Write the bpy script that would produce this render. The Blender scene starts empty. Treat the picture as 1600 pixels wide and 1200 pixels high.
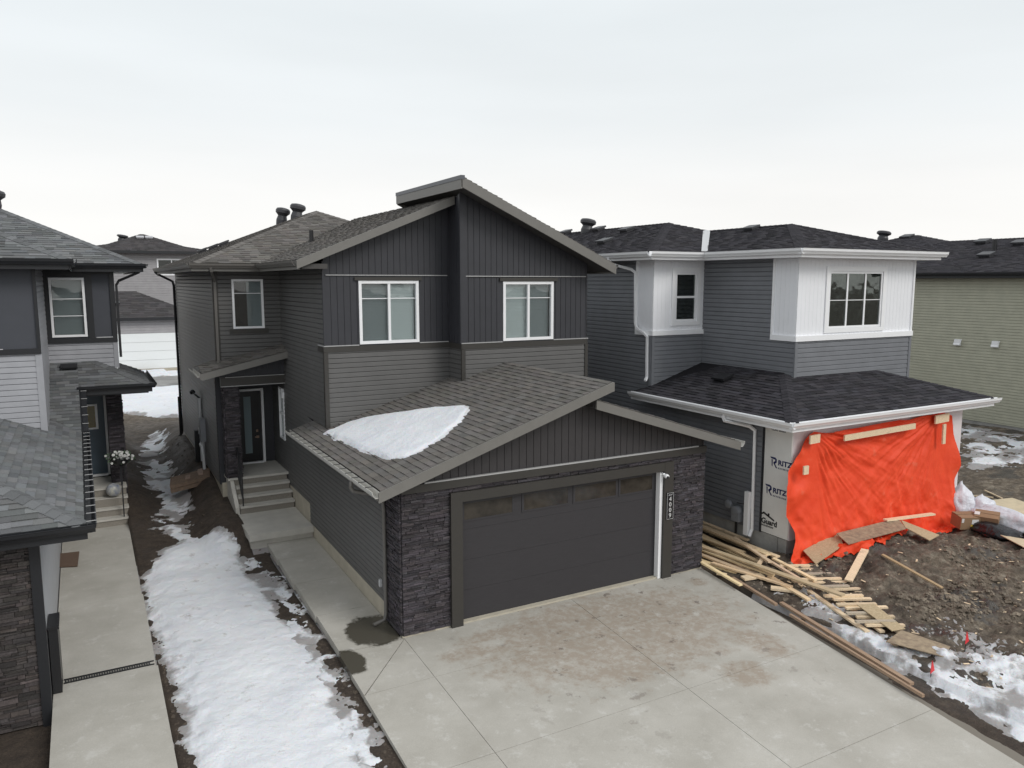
import bpy, math, random
import numpy as np
from mathutils import Vector, Matrix
R=random.Random(7)
C=bpy.context.scene.collection
SC=bpy.context.scene
# ---------------------------------------------------------------- camera
cd=bpy.data.cameras.new('camera'); cam=bpy.data.objects.new('camera',cd); C.objects.link(cam)
cd.sensor_width=36; cd.lens=1210.78/1600*36; cd.clip_end=3000; cd.clip_start=.1
cam.location=(0,0,6.6); cam.rotation_euler=(math.pi/2-.131597,0,-.507249)
SC.camera=cam
# ---------------------------------------------------------------- world: overcast sky
W=bpy.data.worlds.new('World'); SC.world=W; W.use_nodes=True
nt=W.node_tree; N=nt.nodes; Lk=nt.links; N.clear()
out=N.new('ShaderNodeOutputWorld'); bg=N.new('ShaderNodeBackground'); bg.inputs[1].default_value=1.0
sky=N.new('ShaderNodeTexSky'); sky.sky_type='NISHITA'; sky.sun_disc=False
sky.sun_elevation=math.radians(40); sky.sun_rotation=math.radians(152)
sm=N.new('ShaderNodeMix'); sm.data_type='RGBA'; sm.blend_type='MULTIPLY'; sm.inputs[0].default_value=1
Lk.new(sky.outputs[0],sm.inputs[6]); sm.inputs[7].default_value=(.1,.1,.1,1)
tc=N.new('ShaderNodeTexCoord'); sep=N.new('ShaderNodeSeparateXYZ'); Lk.new(tc.outputs['Generated'],sep.inputs[0])
cr=N.new('ShaderNodeValToRGB'); Lk.new(sep.outputs[2],cr.inputs[0])
e=cr.color_ramp.elements; e[0].position=0.0; e[0].color=(.97,.955,.93,1); e[1].position=.30; e[1].color=(.80,.845,.865,1)
x=e.new(.11); x.color=(.93,.925,.91,1); x=e.new(.19); x.color=(.845,.875,.885,1); x=e.new(1.0); x.color=(.78,.80,.82,1)
mp=N.new('ShaderNodeMapping'); mp.inputs['Scale'].default_value=(1.2,1.2,7); Lk.new(tc.outputs['Generated'],mp.inputs[0])
nz=N.new('ShaderNodeTexNoise'); nz.inputs['Scale'].default_value=1.6; nz.inputs['Detail'].default_value=5; nz.inputs['Roughness'].default_value=.45; Lk.new(mp.outputs[0],nz.inputs[0])
mr=N.new('ShaderNodeMapRange'); mr.inputs[1].default_value=.3; mr.inputs[2].default_value=.7; mr.inputs[3].default_value=.945; mr.inputs[4].default_value=1.02; Lk.new(nz.outputs[0],mr.inputs[0])
cm=N.new('ShaderNodeMix'); cm.data_type='RGBA'; cm.blend_type='MULTIPLY'; cm.inputs[0].default_value=1; Lk.new(cr.outputs[0],cm.inputs[6]); Lk.new(mr.outputs[0],cm.inputs[7])
mx=N.new('ShaderNodeMix'); mx.data_type='RGBA'; mx.inputs[0].default_value=.96; Lk.new(sm.outputs[2],mx.inputs[6]); Lk.new(cm.outputs[2],mx.inputs[7])
Lk.new(mx.outputs[2],bg.inputs[0]); Lk.new(bg.outputs[0],out.inputs[0])
sl=bpy.data.lights.new('sun','SUN'); so=bpy.data.objects.new('sun',sl); C.objects.link(so)
sl.energy=1.35; sl.angle=math.radians(25); sl.color=(1,.97,.92); so.rotation_euler=(math.radians(50),0,math.radians(28))
SC.view_settings.view_transform='Standard'; SC.view_settings.look='None'; SC.view_settings.exposure=.12; SC.view_settings.gamma=1
SC.render.engine='CYCLES'
# ---------------------------------------------------------------- materials
MT={}
def M(name,col,rough=.6,metal=0,var=0,vs=8,bump=0,bs=40,attr=False,col2=None,spec=.5,stretch=None,bd=.01):
    if name in MT: return MT[name]
    m=bpy.data.materials.new(name); m.use_nodes=True; t=m.node_tree; n=t.nodes; l=t.links
    b=n['Principled BSDF']; b.inputs['Roughness'].default_value=rough; b.inputs['Metallic'].default_value=metal
    b.inputs['Specular IOR Level'].default_value=spec; c=(*col,1); b.inputs['Base Color'].default_value=c
    tcn=n.new('ShaderNodeTexCoord'); vec=tcn.outputs['Object']
    if stretch:
        mpp=n.new('ShaderNodeMapping'); mpp.inputs['Scale'].default_value=stretch; l.new(vec,mpp.inputs[0]); vec=mpp.outputs[0]
    src=None
    if var or col2:
        a=n.new('ShaderNodeTexNoise'); a.inputs['Scale'].default_value=vs; a.inputs['Detail'].default_value=8; a.inputs['Roughness'].default_value=.65; l.new(vec,a.inputs[0])
        rp=n.new('ShaderNodeValToRGB'); l.new(a.outputs[0],rp.inputs[0]); ee=rp.color_ramp.elements
        ee[0].position=.3; ee[1].position=.7
        if col2: ee[0].color=c; ee[1].color=(*col2,1)
        else:
            ee[0].color=(*[v*(1-var) for v in col],1); ee[1].color=(*[min(1,v*(1+var)) for v in col],1)
        src=rp.outputs[0]
    if attr:
        at=n.new('ShaderNodeAttribute'); at.attribute_name='Col'
        mm=n.new('ShaderNodeMix'); mm.data_type='RGBA'; mm.blend_type='MULTIPLY'; mm.inputs[0].default_value=1
        if src: l.new(src,mm.inputs[6])
        else: mm.inputs[6].default_value=c
        l.new(at.outputs[0],mm.inputs[7]); src=mm.outputs[2]
    if src: l.new(src,b.inputs['Base Color'])
    if bump:
        q=n.new('ShaderNodeTexNoise'); q.inputs['Scale'].default_value=bs; q.inputs['Detail'].default_value=6; l.new(vec,q.inputs[0])
        bb=n.new('ShaderNodeBump'); bb.inputs['Strength'].default_value=bump; bb.inputs['Distance'].default_value=bd; l.new(q.outputs[0],bb.inputs['Height']); l.new(bb.outputs[0],b.inputs['Normal'])
    MT[name]=m; return m
SH=dict(attr=True,var=.35,vs=130,bump=.5,bs=160,rough=.92,spec=.15,bd=.004)
sh_brown=M('brown shingles',(.145,.136,.128),**SH)
sh_black=M('black shingles',(.042,.040,.046),**SH)
sh_grey=M('grey shingles',(.150,.155,.160),**SH)
sh_far=M('dark grey shingles',(.062,.058,.06),**SH)
def sid(n,c,r=.45): return M(n,c,rough=r,var=.09,vs=2.2,spec=.4,bump=.25,bs=5,bd=.012)
s_taupe=sid('taupe siding',(.110,.108,.106)); s_slate=sid('slate siding',(.175,.182,.198)); s_light=sid('light grey siding',(.36,.365,.39))
s_beige=sid('olive beige siding',(.43,.425,.335)); s_mauve=sid('mauve siding',(.33,.32,.33)); s_dk=M('charcoal board siding',(.035,.036,.043),rough=.5,var=.08,vs=4)
s_dkg=M('brown charcoal board siding',(.040,.037,.039),rough=.5,var=.08,vs=4)
trim_t=M('taupe metal fascia',(.175,.168,.155),rough=.45,var=.05,vs=5); trim_b=M('dark bronze trim',(.042,.039,.035),rough=.45,var=.05,vs=5)
gut_t=M('taupe gutter',(.13,.122,.112),rough=.4); dk_t=M('near black trim',(.017,.018,.021),rough=.45); white=M('white vinyl',(.87,.875,.89),rough=.4,var=.02,vs=3)
w_board=M('white board panel',(.84,.85,.88),rough=.5,var=.02,vs=2); alu=M('pale aluminium',(.62,.62,.62),rough=.35,metal=.6); palg=M('weathered pale gutter',(.50,.49,.46),rough=.5,var=.12,vs=9)
groove=M('near black core',(.02,.02,.024),rough=.8)  # plain near black for wall cores, garage cores and gutter clips
stone_m=M('charcoal ledgestone',(.050,.044,.049),attr=True,rough=.85,var=.35,vs=28,bump=.6,bs=60,bd=.008)
stone_b=M('brown ledgestone',(.050,.043,.041),attr=True,rough=.85,var=.35,vs=28,bump=.6,bs=60,bd=.008)
door_g=M('charcoal garage door',(.034,.032,.036),rough=.55,var=.10,vs=5,bump=.25,bs=70,stretch=(1,1,14),bd=.003)
found=M('parged foundation',(.46,.42,.34),rough=.9,var=.12,vs=3,bump=.3,bs=50); foundg=M('raw concrete foundation',(.33,.325,.31),rough=.9,var=.25,vs=2.5,bump=.3,bs=30)
stepc=M('step concrete',(.52,.50,.455),rough=.9,var=.10,vs=3,bump=.2,bs=90); aggr=M('exposed aggregate',(.19,.175,.15),rough=.9,col2=(.34,.31,.27),vs=70,bump=.6,bs=90)
blk=M('black metal',(.015,.015,.017),rough=.35); blkpl=M('black plastic bag',(.012,.012,.015),rough=.22,bump=.8,bs=9,bd=.05)
def woodmat():
    m=M('fresh lumber',(.76,.60,.41),attr=True,rough=.72,var=.2,vs=3,stretch=(16,1.6,16),bump=.25,bs=3); t=m.node_tree; n=t.nodes; l=t.links; b=n['Principled BSDF']
    src=b.inputs['Base Color'].links[0].from_socket; tcn=n.new('ShaderNodeTexCoord')
    def nz_(sc,lo,hi,mx,col,src):
        a=n.new('ShaderNodeTexNoise'); a.inputs['Scale'].default_value=sc; a.inputs['Detail'].default_value=9; a.inputs['Roughness'].default_value=.7; l.new(tcn.outputs['Object'],a.inputs[0])
        r=n.new('ShaderNodeMapRange'); r.inputs[1].default_value=lo; r.inputs[2].default_value=hi; r.inputs[4].default_value=mx; l.new(a.outputs[0],r.inputs[0])
        q=n.new('ShaderNodeMix'); q.data_type='RGBA'; l.new(r.outputs[0],q.inputs[0]); l.new(src,q.inputs[6]); q.inputs[7].default_value=(*col,1); return q.outputs[2]
    src=nz_(2.3,.60,.72,.5,(.13,.095,.065),src); src=nz_(24,.66,.74,.7,(.18,.11,.06),src); l.new(src,b.inputs['Base Color']); return m
wood=woodmat()
osb=M('strand board',(.36,.27,.16),rough=.85,col2=(.56,.45,.29),vs=26,bump=.3,bs=40); osb_d=M('muddy strand board',(.20,.15,.11),rough=.9,col2=(.43,.34,.23),vs=9,bump=.4,bs=40)
ply=M('pale plywood',(.62,.52,.36),rough=.8,var=.12,vs=4)
card=M('brown cardboard',(.30,.19,.11),rough=.85,var=.06,vs=4); paper=M('white label',(.75,.74,.73),rough=.7); yel=M('yellow sticker',(.75,.52,.06),rough=.6)
bagw=M('white plastic bag',(.68,.70,.76),rough=.4,bump=.8,bs=7,bd=.06,var=.05,vs=6)
wrapm=M('house wrap',(.76,.755,.73),rough=.55,var=.06,vs=1.6,bump=.5,bs=3,bd=.02); film=M('pinkish white building film',(.76,.70,.71),rough=.4,var=.06,vs=3)
navy=M('navy ink',(.012,.015,.09),rough=.6); ink=M('black ink',(.01,.01,.012),rough=.6); inkg=M('faded grey ink',(.16,.15,.18),rough=.6)
blue=M('blue grey door paint',(.055,.085,.115),rough=.4,var=.05,vs=3); bdoor=M('black door paint',(.013,.013,.015),rough=.35)
meter=M('grey utility metal',(.22,.23,.25),rough=.5,var=.08,vs=8); pvc=M('grey plastic pipe',(.55,.56,.57),rough=.5)
amber=M('amber glass',(.16,.13,.05),rough=.12); frost=M('frosted door glass',(.20,.26,.28),rough=.18); brick=M('brown paver stack',(.20,.14,.10),rough=.85,var=.25,vs=9,bump=.3)
matm=M('brown door mat',(.13,.085,.06),rough=.95,var=.2,vs=40,bump=.5,bs=80); leaf=M('dark green leaves',(.05,.09,.045),rough=.6); petal=M('white petals',(.58,.58,.56),rough=.6)
red=M('red flag plastic',(.65,.03,.04),rough=.5); inter=M('dark interior',(.02,.022,.025),rough=.9)
blind=M('pale window blind',(.68,.73,.73),rough=.7); blindg=M('grey window blind',(.30,.335,.345),rough=.7)
def glassmat(name,tint,gl=.09,rough=.02):
    m=bpy.data.materials.new(name); m.use_nodes=True; t=m.node_tree; n=t.nodes; l=t.links; n.remove(n['Principled BSDF'])
    tr=n.new('ShaderNodeBsdfTransparent'); tr.inputs[0].default_value=(*tint,1); g=n.new('ShaderNodeBsdfGlossy'); g.inputs['Roughness'].default_value=rough
    fr=n.new('ShaderNodeLayerWeight'); fr.inputs[0].default_value=.35
    ad=n.new('ShaderNodeMath'); ad.operation='MULTIPLY_ADD'; ad.inputs[1].default_value=.6; ad.inputs[2].default_value=gl; l.new(fr.outputs['Fresnel'],ad.inputs[0])
    tcn=n.new('ShaderNodeTexCoord'); wv=n.new('ShaderNodeTexNoise'); wv.inputs['Scale'].default_value=1.3; l.new(tcn.outputs['Object'],wv.inputs[0]); bw=n.new('ShaderNodeBump'); bw.inputs['Strength'].default_value=.25; bw.inputs['Distance'].default_value=.03; l.new(wv.outputs[0],bw.inputs['Height']); l.new(bw.outputs[0],g.inputs['Normal'])
    ms=n.new('ShaderNodeMixShader'); l.new(ad.outputs[0],ms.inputs[0]); l.new(tr.outputs[0],ms.inputs[1]); l.new(g.outputs[0],ms.inputs[2]); l.new(ms.outputs[0],n['Material Output'].inputs[0]); return m
glass=glassmat('window glass',(.93,.955,.955),.025); glass_d=glassmat('dark window glass',(.55,.6,.58),.03)
gd_glass=M('garage glass with painted reflections',(.012,.011,.010),rough=.08,spec=.35,col2=(.075,.064,.052),vs=1.8)  # dark tint; brown noise in the colour imitates reflections of the yard
# ---------------------------------------------------------------- mesh builder
class MB:
    def __init__(s): s.v=[]; s.f=[]; s.c=[]; s.cuts=[]
    def cut(s): s.cuts.append(len(s.f))
    def face(s,pts,col=1.0):
        i=len(s.v); s.v+= [tuple(p) for p in pts]; s.f.append(tuple(range(i,i+len(pts)))); s.c.append(col)
    def prism(s,pts,vec,col=1.0):
        s.cut(); pts=[Vector(p) for p in pts]; vec=Vector(vec); q=[p+vec for p in pts]; i=len(s.v); n=len(pts); s.v+=[tuple(p) for p in pts]+[tuple(p) for p in q]
        nrm=Vector((0,0,0))
        for a in range(n): nrm+=pts[a].cross(pts[(a+1)%n])
        fl=nrm.dot(vec)>0
        f0=tuple(range(i,i+n)); f1=tuple(range(i+n,i+2*n))
        s.f.append(f0[::-1] if fl else f0); s.f.append(f1 if fl else f1[::-1]); s.c+=[col,col]
        for a in range(n):
            b=(a+1)%n; qd=(i+a,i+b,i+n+b,i+n+a); s.f.append(qd if fl else qd[::-1]); s.c.append(col)
    def box(s,x0,x1,y0,y1,z0,z1,col=1.0):
        s.prism([(x0,y0,z0),(x1,y0,z0),(x1,y1,z0),(x0,y1,z0)],(0,0,z1-z0),col)
    def bar(s,p0,p1,a,b,col=1.0):
        p0,p1,a,b=map(Vector,(p0,p1,a,b)); s.prism([p0,p0+a,p0+a+b,p0+b],p1-p0,col)
    def plank(s,p0,p1,w,t,col=1.0,roll=0):
        p0,p1=Vector(p0),Vector(p1); d=(p1-p0).normalized(); sd=d.cross(Vector((0,0,1))).normalized(); up=sd.cross(d)
        sd2=sd*math.cos(roll)+up*math.sin(roll); up2=up*math.cos(roll)-sd*math.sin(roll)
        s.bar(p0-sd2*w/2-up2*t/2,p1-sd2*w/2-up2*t/2,sd2*w,up2*t,col)
    def tube(s,pts,r,seg=10,col=1.0,sq=False,caps=True):
        pts=[Vector(p) for p in pts]; k=len(s.v); n=len(pts); rr=r if isinstance(r,(list,tuple)) else [r]*n
        if sq: seg=4
        ref=None
        for i,p in enumerate(pts):
            d=((pts[min(i+1,n-1)]-p).normalized()+(p-pts[max(i-1,0)]).normalized()).normalized()
            if ref is None: ref=Vector((0,0,1)) if abs(d.z)<.8 else Vector((1,0,0))
            a=(ref-d*ref.dot(d)).normalized(); b=d.cross(a); ref=a
            for j in range(seg):
                an=2*math.pi*(j+(.5 if sq else 0))/seg; s.v.append(tuple(p+(a*math.cos(an)+b*math.sin(an))*rr[i]))
        for i in range(n-1):
            for j in range(seg):
                s.f.append((k+i*seg+j,k+i*seg+(j+1)%seg,k+(i+1)*seg+(j+1)%seg,k+(i+1)*seg+j)); s.c.append(col)
        if caps:
            s.f.append(tuple(k+j for j in range(seg))[::-1]); s.f.append(tuple(k+(n-1)*seg+j for j in range(seg))); s.c+=[col,col]
    def lathe(s,c,prof,seg=16,col=1.0,axis=(0,0,1)):
        ax=Vector(axis).normalized(); c=Vector(c); ref=Vector((1,0,0)) if abs(ax.x)<.8 else Vector((0,1,0)); a=(ref-ax*ref.dot(ax)).normalized(); b=ax.cross(a); k=len(s.v)
        for r,h in prof:
            for j in range(seg):
                an=2*math.pi*j/seg; s.v.append(tuple(c+ax*h+(a*math.cos(an)+b*math.sin(an))*r))
        for i in range(len(prof)-1):
            for j in range(seg): s.f.append((k+i*seg+j,k+i*seg+(j+1)%seg,k+(i+1)*seg+(j+1)%seg,k+(i+1)*seg+j)); s.c.append(col)
        s.f.append(tuple(k+j for j in range(seg))[::-1]); s.f.append(tuple(k+(len(prof)-1)*seg+j for j in range(seg))); s.c+=[col,col]
    def split(s,name,mat,parent=None,every=None):
        cs=sorted(set([0]+s.cuts))+[len(s.f)]
        for a,b in zip(cs,cs[1:]):
            if b<=a: continue
            m=MB(); mp={}
            for f,c in zip(s.f[a:b],s.c[a:b]):
                nf=[]
                for i in f:
                    if i not in mp: mp[i]=len(m.v); m.v.append(s.v[i])
                    nf.append(mp[i])
                m.f.append(tuple(nf)); m.c.append(c)
            m.build(name,mat,parent)
    def build(s,name,mat,parent=None,smooth=False,label=None,mats=None):
        off=Vector((0,0,0)); p=parent
        while p: off+=Vector(p.location); p=p.parent
        me=bpy.data.meshes.new(name); me.from_pydata([tuple(Vector(v)-off) for v in s.v],[],s.f)
        me.materials.append(mat)
        if 'attr' not in me and any(isinstance(c,tuple) or c!=1.0 for c in s.c):
            ca=me.attributes.new('Col','FLOAT_COLOR','CORNER'); arr=[]
            for f,c in zip(s.f,s.c):
                c4=(c,c,c,1) if not isinstance(c,tuple) else (*c,1)
                arr+=list(c4)*len(f)
            ca.data.foreach_set('color',arr)
        elif mat.name in ATTRM:
            ca=me.attributes.new('Col','FLOAT_COLOR','CORNER'); ca.data.foreach_set('color',[1.0]*4*sum(len(f) for f in s.f))
        if smooth: me.polygons.foreach_set('use_smooth',[True]*len(me.polygons))
        me.update(); o=bpy.data.objects.new(name,me); C.objects.link(o)
        if parent: o.parent=parent
        if label: o['label']=label
        return o
ATTRM={m.name for m in (sh_brown,sh_black,sh_grey,sh_far,stone_m,stone_b,wood)}
def tag(o,label,cat,group=None,kind=None):
    o['label']=label; o['category']=cat
    if group: o['group']=group
    if kind: o['kind']=kind
    return o
def thing(name,loc,label,cat,group=None):
    o=bpy.data.objects.new(name,None); o.empty_display_size=.3; C.objects.link(o); o.location=loc; return tag(o,label,cat,group)
def struct(o,kind='structure'): o['kind']=kind; return o
# ---------------------------------------------------------------- polygon helpers
def clip(poly,a,b,c):   # keep a*x+b*y<=c
    out=[]; n=len(poly)
    for i in range(n):
        p=poly[i]; q=poly[(i+1)%n]; dp=a*p[0]+b*p[1]-c; dq=a*q[0]+b*q[1]-c
        if dp<=1e-9: out.append(p)
        if (dp<-1e-9 and dq>1e-9) or (dp>1e-9 and dq<-1e-9):
            t=dp/(dp-dq); out.append((p[0]+(q[0]-p[0])*t,p[1]+(q[1]-p[1])*t))
    return out if len(out)>2 else []
def holes(poly,rects):
    ps=[poly]
    for s0,s1,z0,z1 in rects:
        nx=[]
        for p in ps:
            nx.append(clip(p,1,0,s0)); nx.append(clip(p,-1,0,-s1)); m=clip(clip(p,-1,0,-s0),1,0,s1)
            if m: nx.append(clip(m,0,1,z0)); nx.append(clip(m,0,-1,-z1))
        ps=[p for p in nx if p]
    return ps
def wall_map(O,u,n): 
    O=Vector((O[0],O[1],0)); u=Vector((*u,0)); n=Vector((*n,0))
    return lambda s,z,d=0: O+u*s+Vector((0,0,z))+n*d
FR={'front':((1,0),(0,-1)),'left':((0,1),(-1,0)),'right':((0,1),(1,0)),'back':((1,0),(0,1))}
def lap(mb,O,face,polys,rects=(),e=.115):
    mb.cut(); u,n=FR[face]; m=wall_map(O,u,n)
    for p0 in polys:
        for p in holes(p0,rects):
            zs=[q[1] for q in p]; k0=math.floor(min(zs)/e); k1=math.ceil(max(zs)/e)
            for k in range(k0,k1):
                z0=k*e
                for a,b,da,db in ((0,.74,.031,.023),(.74,1,.023,.002)):
                    za,zb=z0+a*e,z0+b*e; c=clip(clip(p,0,-1,-za),0,1,zb)
                    if not c: continue
                    mb.face([m(q[0],q[1],da+(db-da)*(q[1]-za)/(zb-za)) for q in c])
                    if a==0:
                        lo=[q for q in c if abs(q[1]-za)<1e-6]
                        if len(lo)>1:
                            a0=min(q[0] for q in lo); a1=max(q[0] for q in lo)
                            mb.face([m(a0,za,.001),m(a1,za,.001),m(a1,za,da),m(a0,za,da)])
def boards(mb,O,face,polys,rects=(),w=.155,d=.02,gap=.012):
    mb.cut(); u,n=FR[face]; m=wall_map(O,u,n)
    for p0 in polys:
        for p in holes(p0,rects):
            mb.face([m(q[0],q[1],d*.35) for q in p])
            ss=[q[0] for q in p]
            for k in range(math.floor(min(ss)/w),math.ceil(max(ss)/w)):
                c=clip(clip(p,-1,0,-(k*w+gap/2)),1,0,(k+1)*w-gap/2)
                if not c: continue
                mb.face([m(q[0],q[1],d) for q in c])
                for i in range(len(c)):
                    a,b=c[i],c[(i+1)%len(c)]; mb.face([m(*a,d*.3),m(*b,d*.3),m(*b,d),m(*a,d)])
def flat(mb,O,face,polys,rects=(),d=0.0):
    mb.cut()
    u,n=FR[face]; m=wall_map(O,u,n)
    for p0 in polys:
        for p in holes(p0,rects): mb.face([m(q[0],q[1],d) for q in p])
def rect(a,b,c,d): return [(a,c),(b,c),(b,d),(a,d)]
def stones(mb,O,face,poly,rects=(),hmin=.024,hmax=.058,seed=1):
    mb.cut(); r=random.Random(seed); u,n=FR[face]; m=wall_map(O,u,n)
    for p in holes(poly,rects):
        mb.face([m(q[0],q[1],.004) for q in p],.35)
    zs=[q[1] for q in poly]; ss=[q[0] for q in poly]; z=min(zs)
    while z<max(zs):
        h=r.uniform(hmin,hmax); s=min(ss)-r.uniform(0,.3)
        while s<max(ss):
            w=r.uniform(.08,.34); 
            subs=[(z,z+h)] if r.random()>.25 else [(z,z+h*.5),(z+h*.5,z+h)]
            for za,zb in subs:
                c0=[(s+.003,za+.003),(s+w-.003,za+.003),(s+w-.003,zb-.003),(s+.003,zb-.003)]
                for a,b,c in ((1,0,max(ss)),(-1,0,-min(ss)),(0,1,max(zs)),(0,-1,-min(zs))): c0=clip(c0,a,b,c) if c0 else []
                if not c0: continue
                for c1 in holes(c0,rects):
                    d=r.uniform(.018,.05); t=r.uniform(-.006,.006); br=r.uniform(.55,1.5)*(1.35 if r.random()<.12 else 1); cc=(br*r.uniform(.95,1.06),br,br*r.uniform(.95,1.07))
                    mb.face([m(q[0],q[1],d+(t if i%2 else -t)) for i,q in enumerate(c1)],cc)
                    for i in range(len(c1)):
                        a,b=c1[i],c1[(i+1)%len(c1)]; mb.face([m(*a,.004),m(*b,.004),m(*b,d+(-t if i%2 else t)),m(*a,d+(t if i%2 else -t))],cc)
            s+=w
        z+=h
def shingles(mb,poly,e=.145,seed=1,wr=(.14,.36),vlo=.76,vhi=1.22,thick=1.5,rects=()):
    r=random.Random(seed); P=[Vector(p) for p in poly]; n=Vector((0,0,0))
    for i in range(len(P)): n+=(P[i]-P[0]).cross(P[(i+1)%len(P)]-P[0])
    n.normalize(); 
    if n.z<0: n=-n
    v=(Vector((0,0,1))-n*n.z).normalized(); u=v.cross(n); o=P[0]
    p2=[((p-o).dot(u),(p-o).dot(v)) for p in P]
    ar=sum(p2[i][0]*p2[(i+1)%len(p2)][1]-p2[(i+1)%len(p2)][0]*p2[i][1] for i in range(len(p2)))
    if ar<0: p2=p2[::-1]
    mp_=lambda q,d: o+u*q[0]+v*q[1]+n*d
    mb.face([mp_(q,0) for q in p2],.5)
    cl=[]
    for i in range(len(p2)):
        a,b=p2[i],p2[(i+1)%len(p2)]; ex,ey=b[0]-a[0],b[1]-a[1]; cl.append((ey,-ex,ey*a[0]-ex*a[1]))
    u0=min(q[0] for q in p2); u1=max(q[0] for q in p2); v0=min(q[1] for q in p2); v1=max(q[1] for q in p2); k=0; vv=v0-.02
    while vv<v1:
        s=u0-r.uniform(0,.5); tooth=False
        while s<u1:
            w=r.uniform(*wr); tooth=not tooth
            c=[(s,vv),(s+w,vv),(s+w,vv+e),(s,vv+e)]
            for a in cl:
                c=clip(c,*a)
                if not c: break
            if c:
                d0=(.016 if tooth else .009)*thick; d1=.004
                f=lambda q: d0+(d1-d0)*(q[1]-vv)/e
                br=r.uniform(vlo,vhi); cc=(br*r.uniform(.97,1.03),br,br*r.uniform(.96,1.03))
                mb.face([mp_(q,f(q)) for q in c],cc)
                for i in range(len(c)):
                    a,b=c[i],c[(i+1)%len(c)]
                    if abs(a[1]-b[1])<1e-6 and abs(a[1]-vv-e)<1e-6: continue
                    mb.face([mp_(a,.001),mp_(b,.001),mp_(b,f(b)),mp_(a,f(a))],cc)
            s+=w
        vv+=e; k+=1
def caps(mb,p0,p1,drop,w=.15,seed=3,step=.2):
    r=random.Random(seed); p0,p1=Vector(p0),Vector(p1); d=(p1-p0); L=d.length; d.normalize(); h=Vector((-d.y,d.x,0)).normalized(); n=int(L/step)
    for i in range(n+1):
        a=p0+d*(i*step); b=p0+d*min(L,(i+1)*step+.02); br=r.uniform(.8,1.2)
        for sg in (1,-1):
            sd=h*sg*w-Vector((0,0,drop*w)); la=Vector((0,0,.03)); lb=Vector((0,0,.018))
            q=[a+la,b+lb,b+lb+sd,a+la+sd]; mb.face(q if sg<0 else q[::-1],br); mb.face([a+la,a+la+sd,a+sd,a],br)
            mb.face([a+la+sd,b+lb+sd,b+sd-Vector((0,0,.02)),a+sd-Vector((0,0,.02))],br)
def gutter(mb,p0,p1,outdir,size=.12,col=1.0):
    p0,p1=Vector(p0),Vector(p1); o=Vector((*outdir,0)).normalized(); z=Vector((0,0,1)); s=size
    pr=[(0,0),(0,-s),(.55*s,-s),(.7*s,-.75*s),(.95*s,-.45*s),(1.0*s,-.12*s),(1.05*s,0),(.93*s,0),(.9*s,-.4*s),(.62*s,-.75*s),(.5*s,-.93*s),(.06*s,-.93*s),(.06*s,0)]
    mb.prism([p0+o*a+z*b for a,b in pr],p1-p0,col)
def window(par,O,face,s0,s1,z0,z1,vert=(),hor=(),fw=.055,bl=None,gm=None,half=None,depth=.04,wm=None,blr=None):
    u,n=FR[face]; m=wall_map(O,u,n); wm=wm or white; f=MB()
    def b(mb,a0,a1,c0,c1,d0,d1): mb.prism([m(a0,c0,d0),m(a1,c0,d0),m(a1,c1,d0),m(a0,c1,d0)],Vector((*n,0))*(d1-d0))
    b(f,s0,s0+fw,z0,z1,-.05,depth); b(f,s1-fw,s1,z0,z1,-.05,depth); b(f,s0+fw,s1-fw,z0,z0+fw,-.05,depth-.003); b(f,s0+fw,s1-fw,z1-fw,z1,-.05,depth-.003)
    for v in vert: b(f,v-.03,v+.03,z0+fw,z1-fw,-.045,depth-.012)
    if half: b(f,s0+fw,s1-fw,half-.03,half+.03,-.045,depth-.008)
    wo=f.build('window',wm,par)
    g=MB(); ed=[s0+fw]+list(vert)+[s1-fw]
    for i in range(len(ed)-1):
        g=MB(); b(g,ed[i]+(.03 if i else 0),ed[i+1]-(.03 if i<len(ed)-2 else 0),z0+fw,z1-fw,-.012,-.006); g.build('pane',gm or glass,wo)
    if hor:
        g=MB()
        for i in range(len(ed)-1):
            for hh in hor: b(g,ed[i]+(.03 if i else 0),ed[i+1]-(.03 if i<len(ed)-2 else 0),hh-.009,hh+.009,-.005,.004)
        g.build('muntin',wm,wo)
    r=MB(); a=Vector((*n,0))
    for q in ([m(s0,z0,-.06),m(s1,z0,-.06),m(s1,z0,-.5),m(s0,z0,-.5)],[m(s0,z1,-.06),m(s1,z1,-.06),m(s1,z1,-.5),m(s0,z1,-.5)],[m(s0,z0,-.06),m(s0,z1,-.06),m(s0,z1,-.5),m(s0,z0,-.5)],[m(s1,z0,-.06),m(s1,z1,-.06),m(s1,z1,-.5),m(s1,z0,-.5)],[m(s0,z0,-.5),m(s1,z0,-.5),m(s1,z1,-.5),m(s0,z1,-.5)]): r.face(q)
    r.build('recess',inter,wo)
    if bl:
        for i,mt in enumerate(bl):
            if mt is None: continue
            a0,a1=(ed[i]+.01,ed[i+1]-.01) if not blr else blr[i]; q=MB(); z=z1-.06
            while z>z0+.03:
                q.face([m(a0,z,-.09),m(a1,z,-.09),m(a1,z-.034,-.075),m(a0,z-.034,-.075)]); z-=.036
            q.build('blind',mt,wo)
    return wo
def obx(par,O,face,s0,s1,z0,z1,d0,d1,name,mat,mb=None):
    u,n=FR[face]; m=wall_map(O,u,n); g=mb or MB(); g.prism([m(s0,z0,d0),m(s1,z0,d0),m(s1,z1,d0),m(s0,z1,d0)],Vector((*n,0))*(d1-d0))
    return g if mb else g.build(name,mat,par)
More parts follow.
